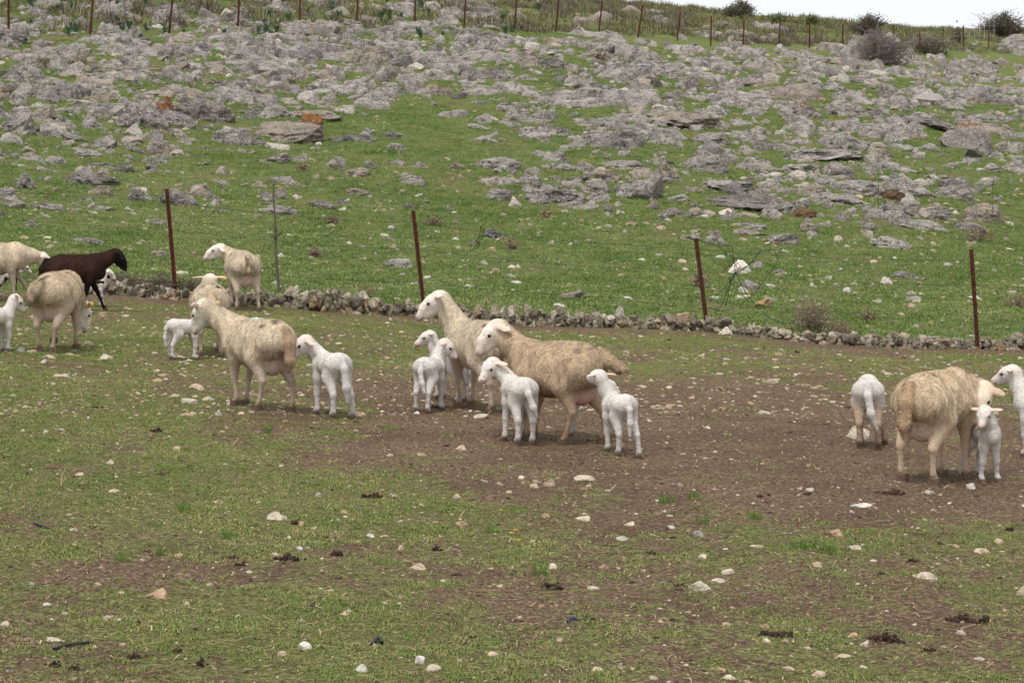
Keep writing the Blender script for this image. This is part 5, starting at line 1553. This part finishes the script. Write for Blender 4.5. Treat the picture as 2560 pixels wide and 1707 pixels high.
animal('ewe', 'cream ewe bending its head down to the small lamb facing us', 'sheep', 2346, 1200, 61, 278, poll=(.31, -.14, .545), psi=-108, pitch=-50, cols=dict(wool=lin(211, 189, 159), tail=lin(192, 164, 132), leg=lin(206, 182, 156), face=lin(234, 218, 196), ear=lin(232, 204, 172)), seed=9, group=GE, ear_drop=.95,
       marks=rump_marks(7, 9, .6), fat=.95, mud=.6, feet=[(.02, 0, 0), (.03, .0, 0), (-.03, 0, 0), (.03, 0, 0)])

animal('lamb', 'white lamb in front of the tan ewe, face turned back towards us', 'lamb', 1296, 1104, 108, 168, True, poll=(.20, .13, .525), psi=222, pitch=-32, cols=WHITE, seed=11, group=GL, mud=.45, feet=[(0, .02, 0), (.02, 0, 0), (0, 0, 0), (.01, 0, 0)],
       tail=[(-.195, 0, .420, .02), (-.225, .0, .35, .021), (-.236, -.03, .26, .022), (-.234, -.055, .20, .012)])
animal('lamb', 'white lamb reaching up to the udder of the tan ewe, seen from behind', 'lamb', 1546, 1138, 112, 154, True, poll=(.175, .085, .575), psi=125, pitch=5, cols=WHITE, seed=12, group=GL, mud=.45, ear_drop=.1, feet=[(0, 0, 0), (0, 0, 0), (.02, 0, 0), (-.05, -.03, 0)])
animal('lamb', 'white lamb half hidden behind the belly of the tan ewe', 'lamb', 1470, 1094, 176, 150, True, cols=WHITE, seed=13, group=GL, mud=.45, poll=(.25, 0, .50), pitch=0, dy=.1, feet=[(.04, 0, 0), (.02, 0, 0), (0, 0, 0), (0, 0, 0)])
animal('lamb', 'white lamb with its head turned right, beside the cream ewe with raised head', 'lamb', 1076, 1030, 68, 138, True, poll=(.215, -.055, .545), psi=-8, pitch=-36, cols=WHITE, seed=14, group=GL, mud=.35, feet=[(.01, .01, 0), (.03, 0, 0), (.02, .02, 0), (-.04, .0, 0)],
       tail=[(-.195, 0, .420, .02), (-.225, 0, .35, .021), (-.236, -.02, .25, .022), (-.24, -.045, .17, .012)])
animal('lamb', 'white lamb standing between its twin and the legs of the cream ewe', 'lamb', 1122, 1004, 140, 128, True, poll=(.22, .02, .575), psi=190, pitch=-18, cols=WHITE, seed=15, group=GL, mud=.3, ear_drop=.0)
animal('lamb', 'white lamb standing at the rump of the blue-marked ewe', 'lamb', 826, 1040, 116, 163, True, poll=(.20, .11, .52), psi=194, pitch=-28, cols=WHITE, seed=16, group=GL, mud=.45, ear_drop=.6,
       feet=[(0, .01, 0), (0, 0, 0), (0, 0, 0), (-.03, -.03, 0)], tail=[(-.195, 0, .420, .024), (-.225, 0, .35, .026), (-.236, -.01, .22, .027), (-.226, -.025, .12, .016)])
animal('lamb', 'white lamb with its head hidden behind the blue-marked ewe', 'lamb', 462, 900, 22, 104, True, poll=(.26, .02, .44), psi=35, pitch=5, cols=WHITE, seed=17, group=GL, mud=.3, feet=[(.05, 0, 0), (0, 0, 0), (0, 0, 0), (-.01, 0, 0)])
animal('lamb', 'black-spotted white lamb walking on the far side of the dark brown sheep', 'lamb', 236, 764, 6, 70, True, poll=(.24, -.01, .565), psi=-4, pitch=-34, cols=WHITE, seed=18, group=GL, mud=.5, spots=(11, .42), feet=[(.05, 0, .0), (0, 0, 0), (0, 0, 0), (-.03, 0, 0)])
animal('lamb', 'white lamb at the edge of the field looking towards the grazing ewe', 'lamb', -6, 878, 38, 116, True, poll=(.225, -.01, .525), psi=-2, pitch=-40, cols=WHITE, seed=19, group=GL, mud=.4, ear_drop=-.3)
animal('lamb', 'white lamb with muddy legs, tail towards us and head down out of sight', 'lamb', 2170, 1118, 90, 178, True, poll=(.29, .0, .30), psi=90, pitch=-62, cols=dict(WHITE, leg=lin(178, 156, 134)), seed=20, group=GL, mud=.9,
       tail=[(-.195, 0, .420, .022), (-.225, 0, .35, .024), (-.236, -.02, .24, .024), (-.226, -.06, .13, .010)], feet=[(.0, 0, 0), (.03, -.06, 0), (0, .0, 0), (0, -.01, 0)])
animal('lamb', 'spotted-legged lamb walking on the far side of the walking cream ewe', 'lamb', 22, 744, 0, 70, True, cols=WHITE, seed=21, group=GL, mud=.5, spots=(11, .3), poll=(.25, 0, .5))
animal('lamb', 'small white lamb facing us under the lowered head of a ewe', 'lamb', 2458, 1200, -62, 150, True, poll=(.165, -.075, .545), psi=254, pitch=-30, cols=WHITE, seed=22, group=GL, mud=.4, ear_drop=.12, feet=[(0, .02, 0), (0, -.02, 0), (-.02, .0, 0), (.0, -.05, 0)])
animal('lamb', 'white lamb looking away beyond the bending ewe, behind the lamb facing us', 'lamb', 2606, 1150, 158, 172, True, poll=(.23, -.02, .575), psi=165, pitch=-14, cols=WHITE, seed=23, group=GL, mud=.4, ear_drop=.1)
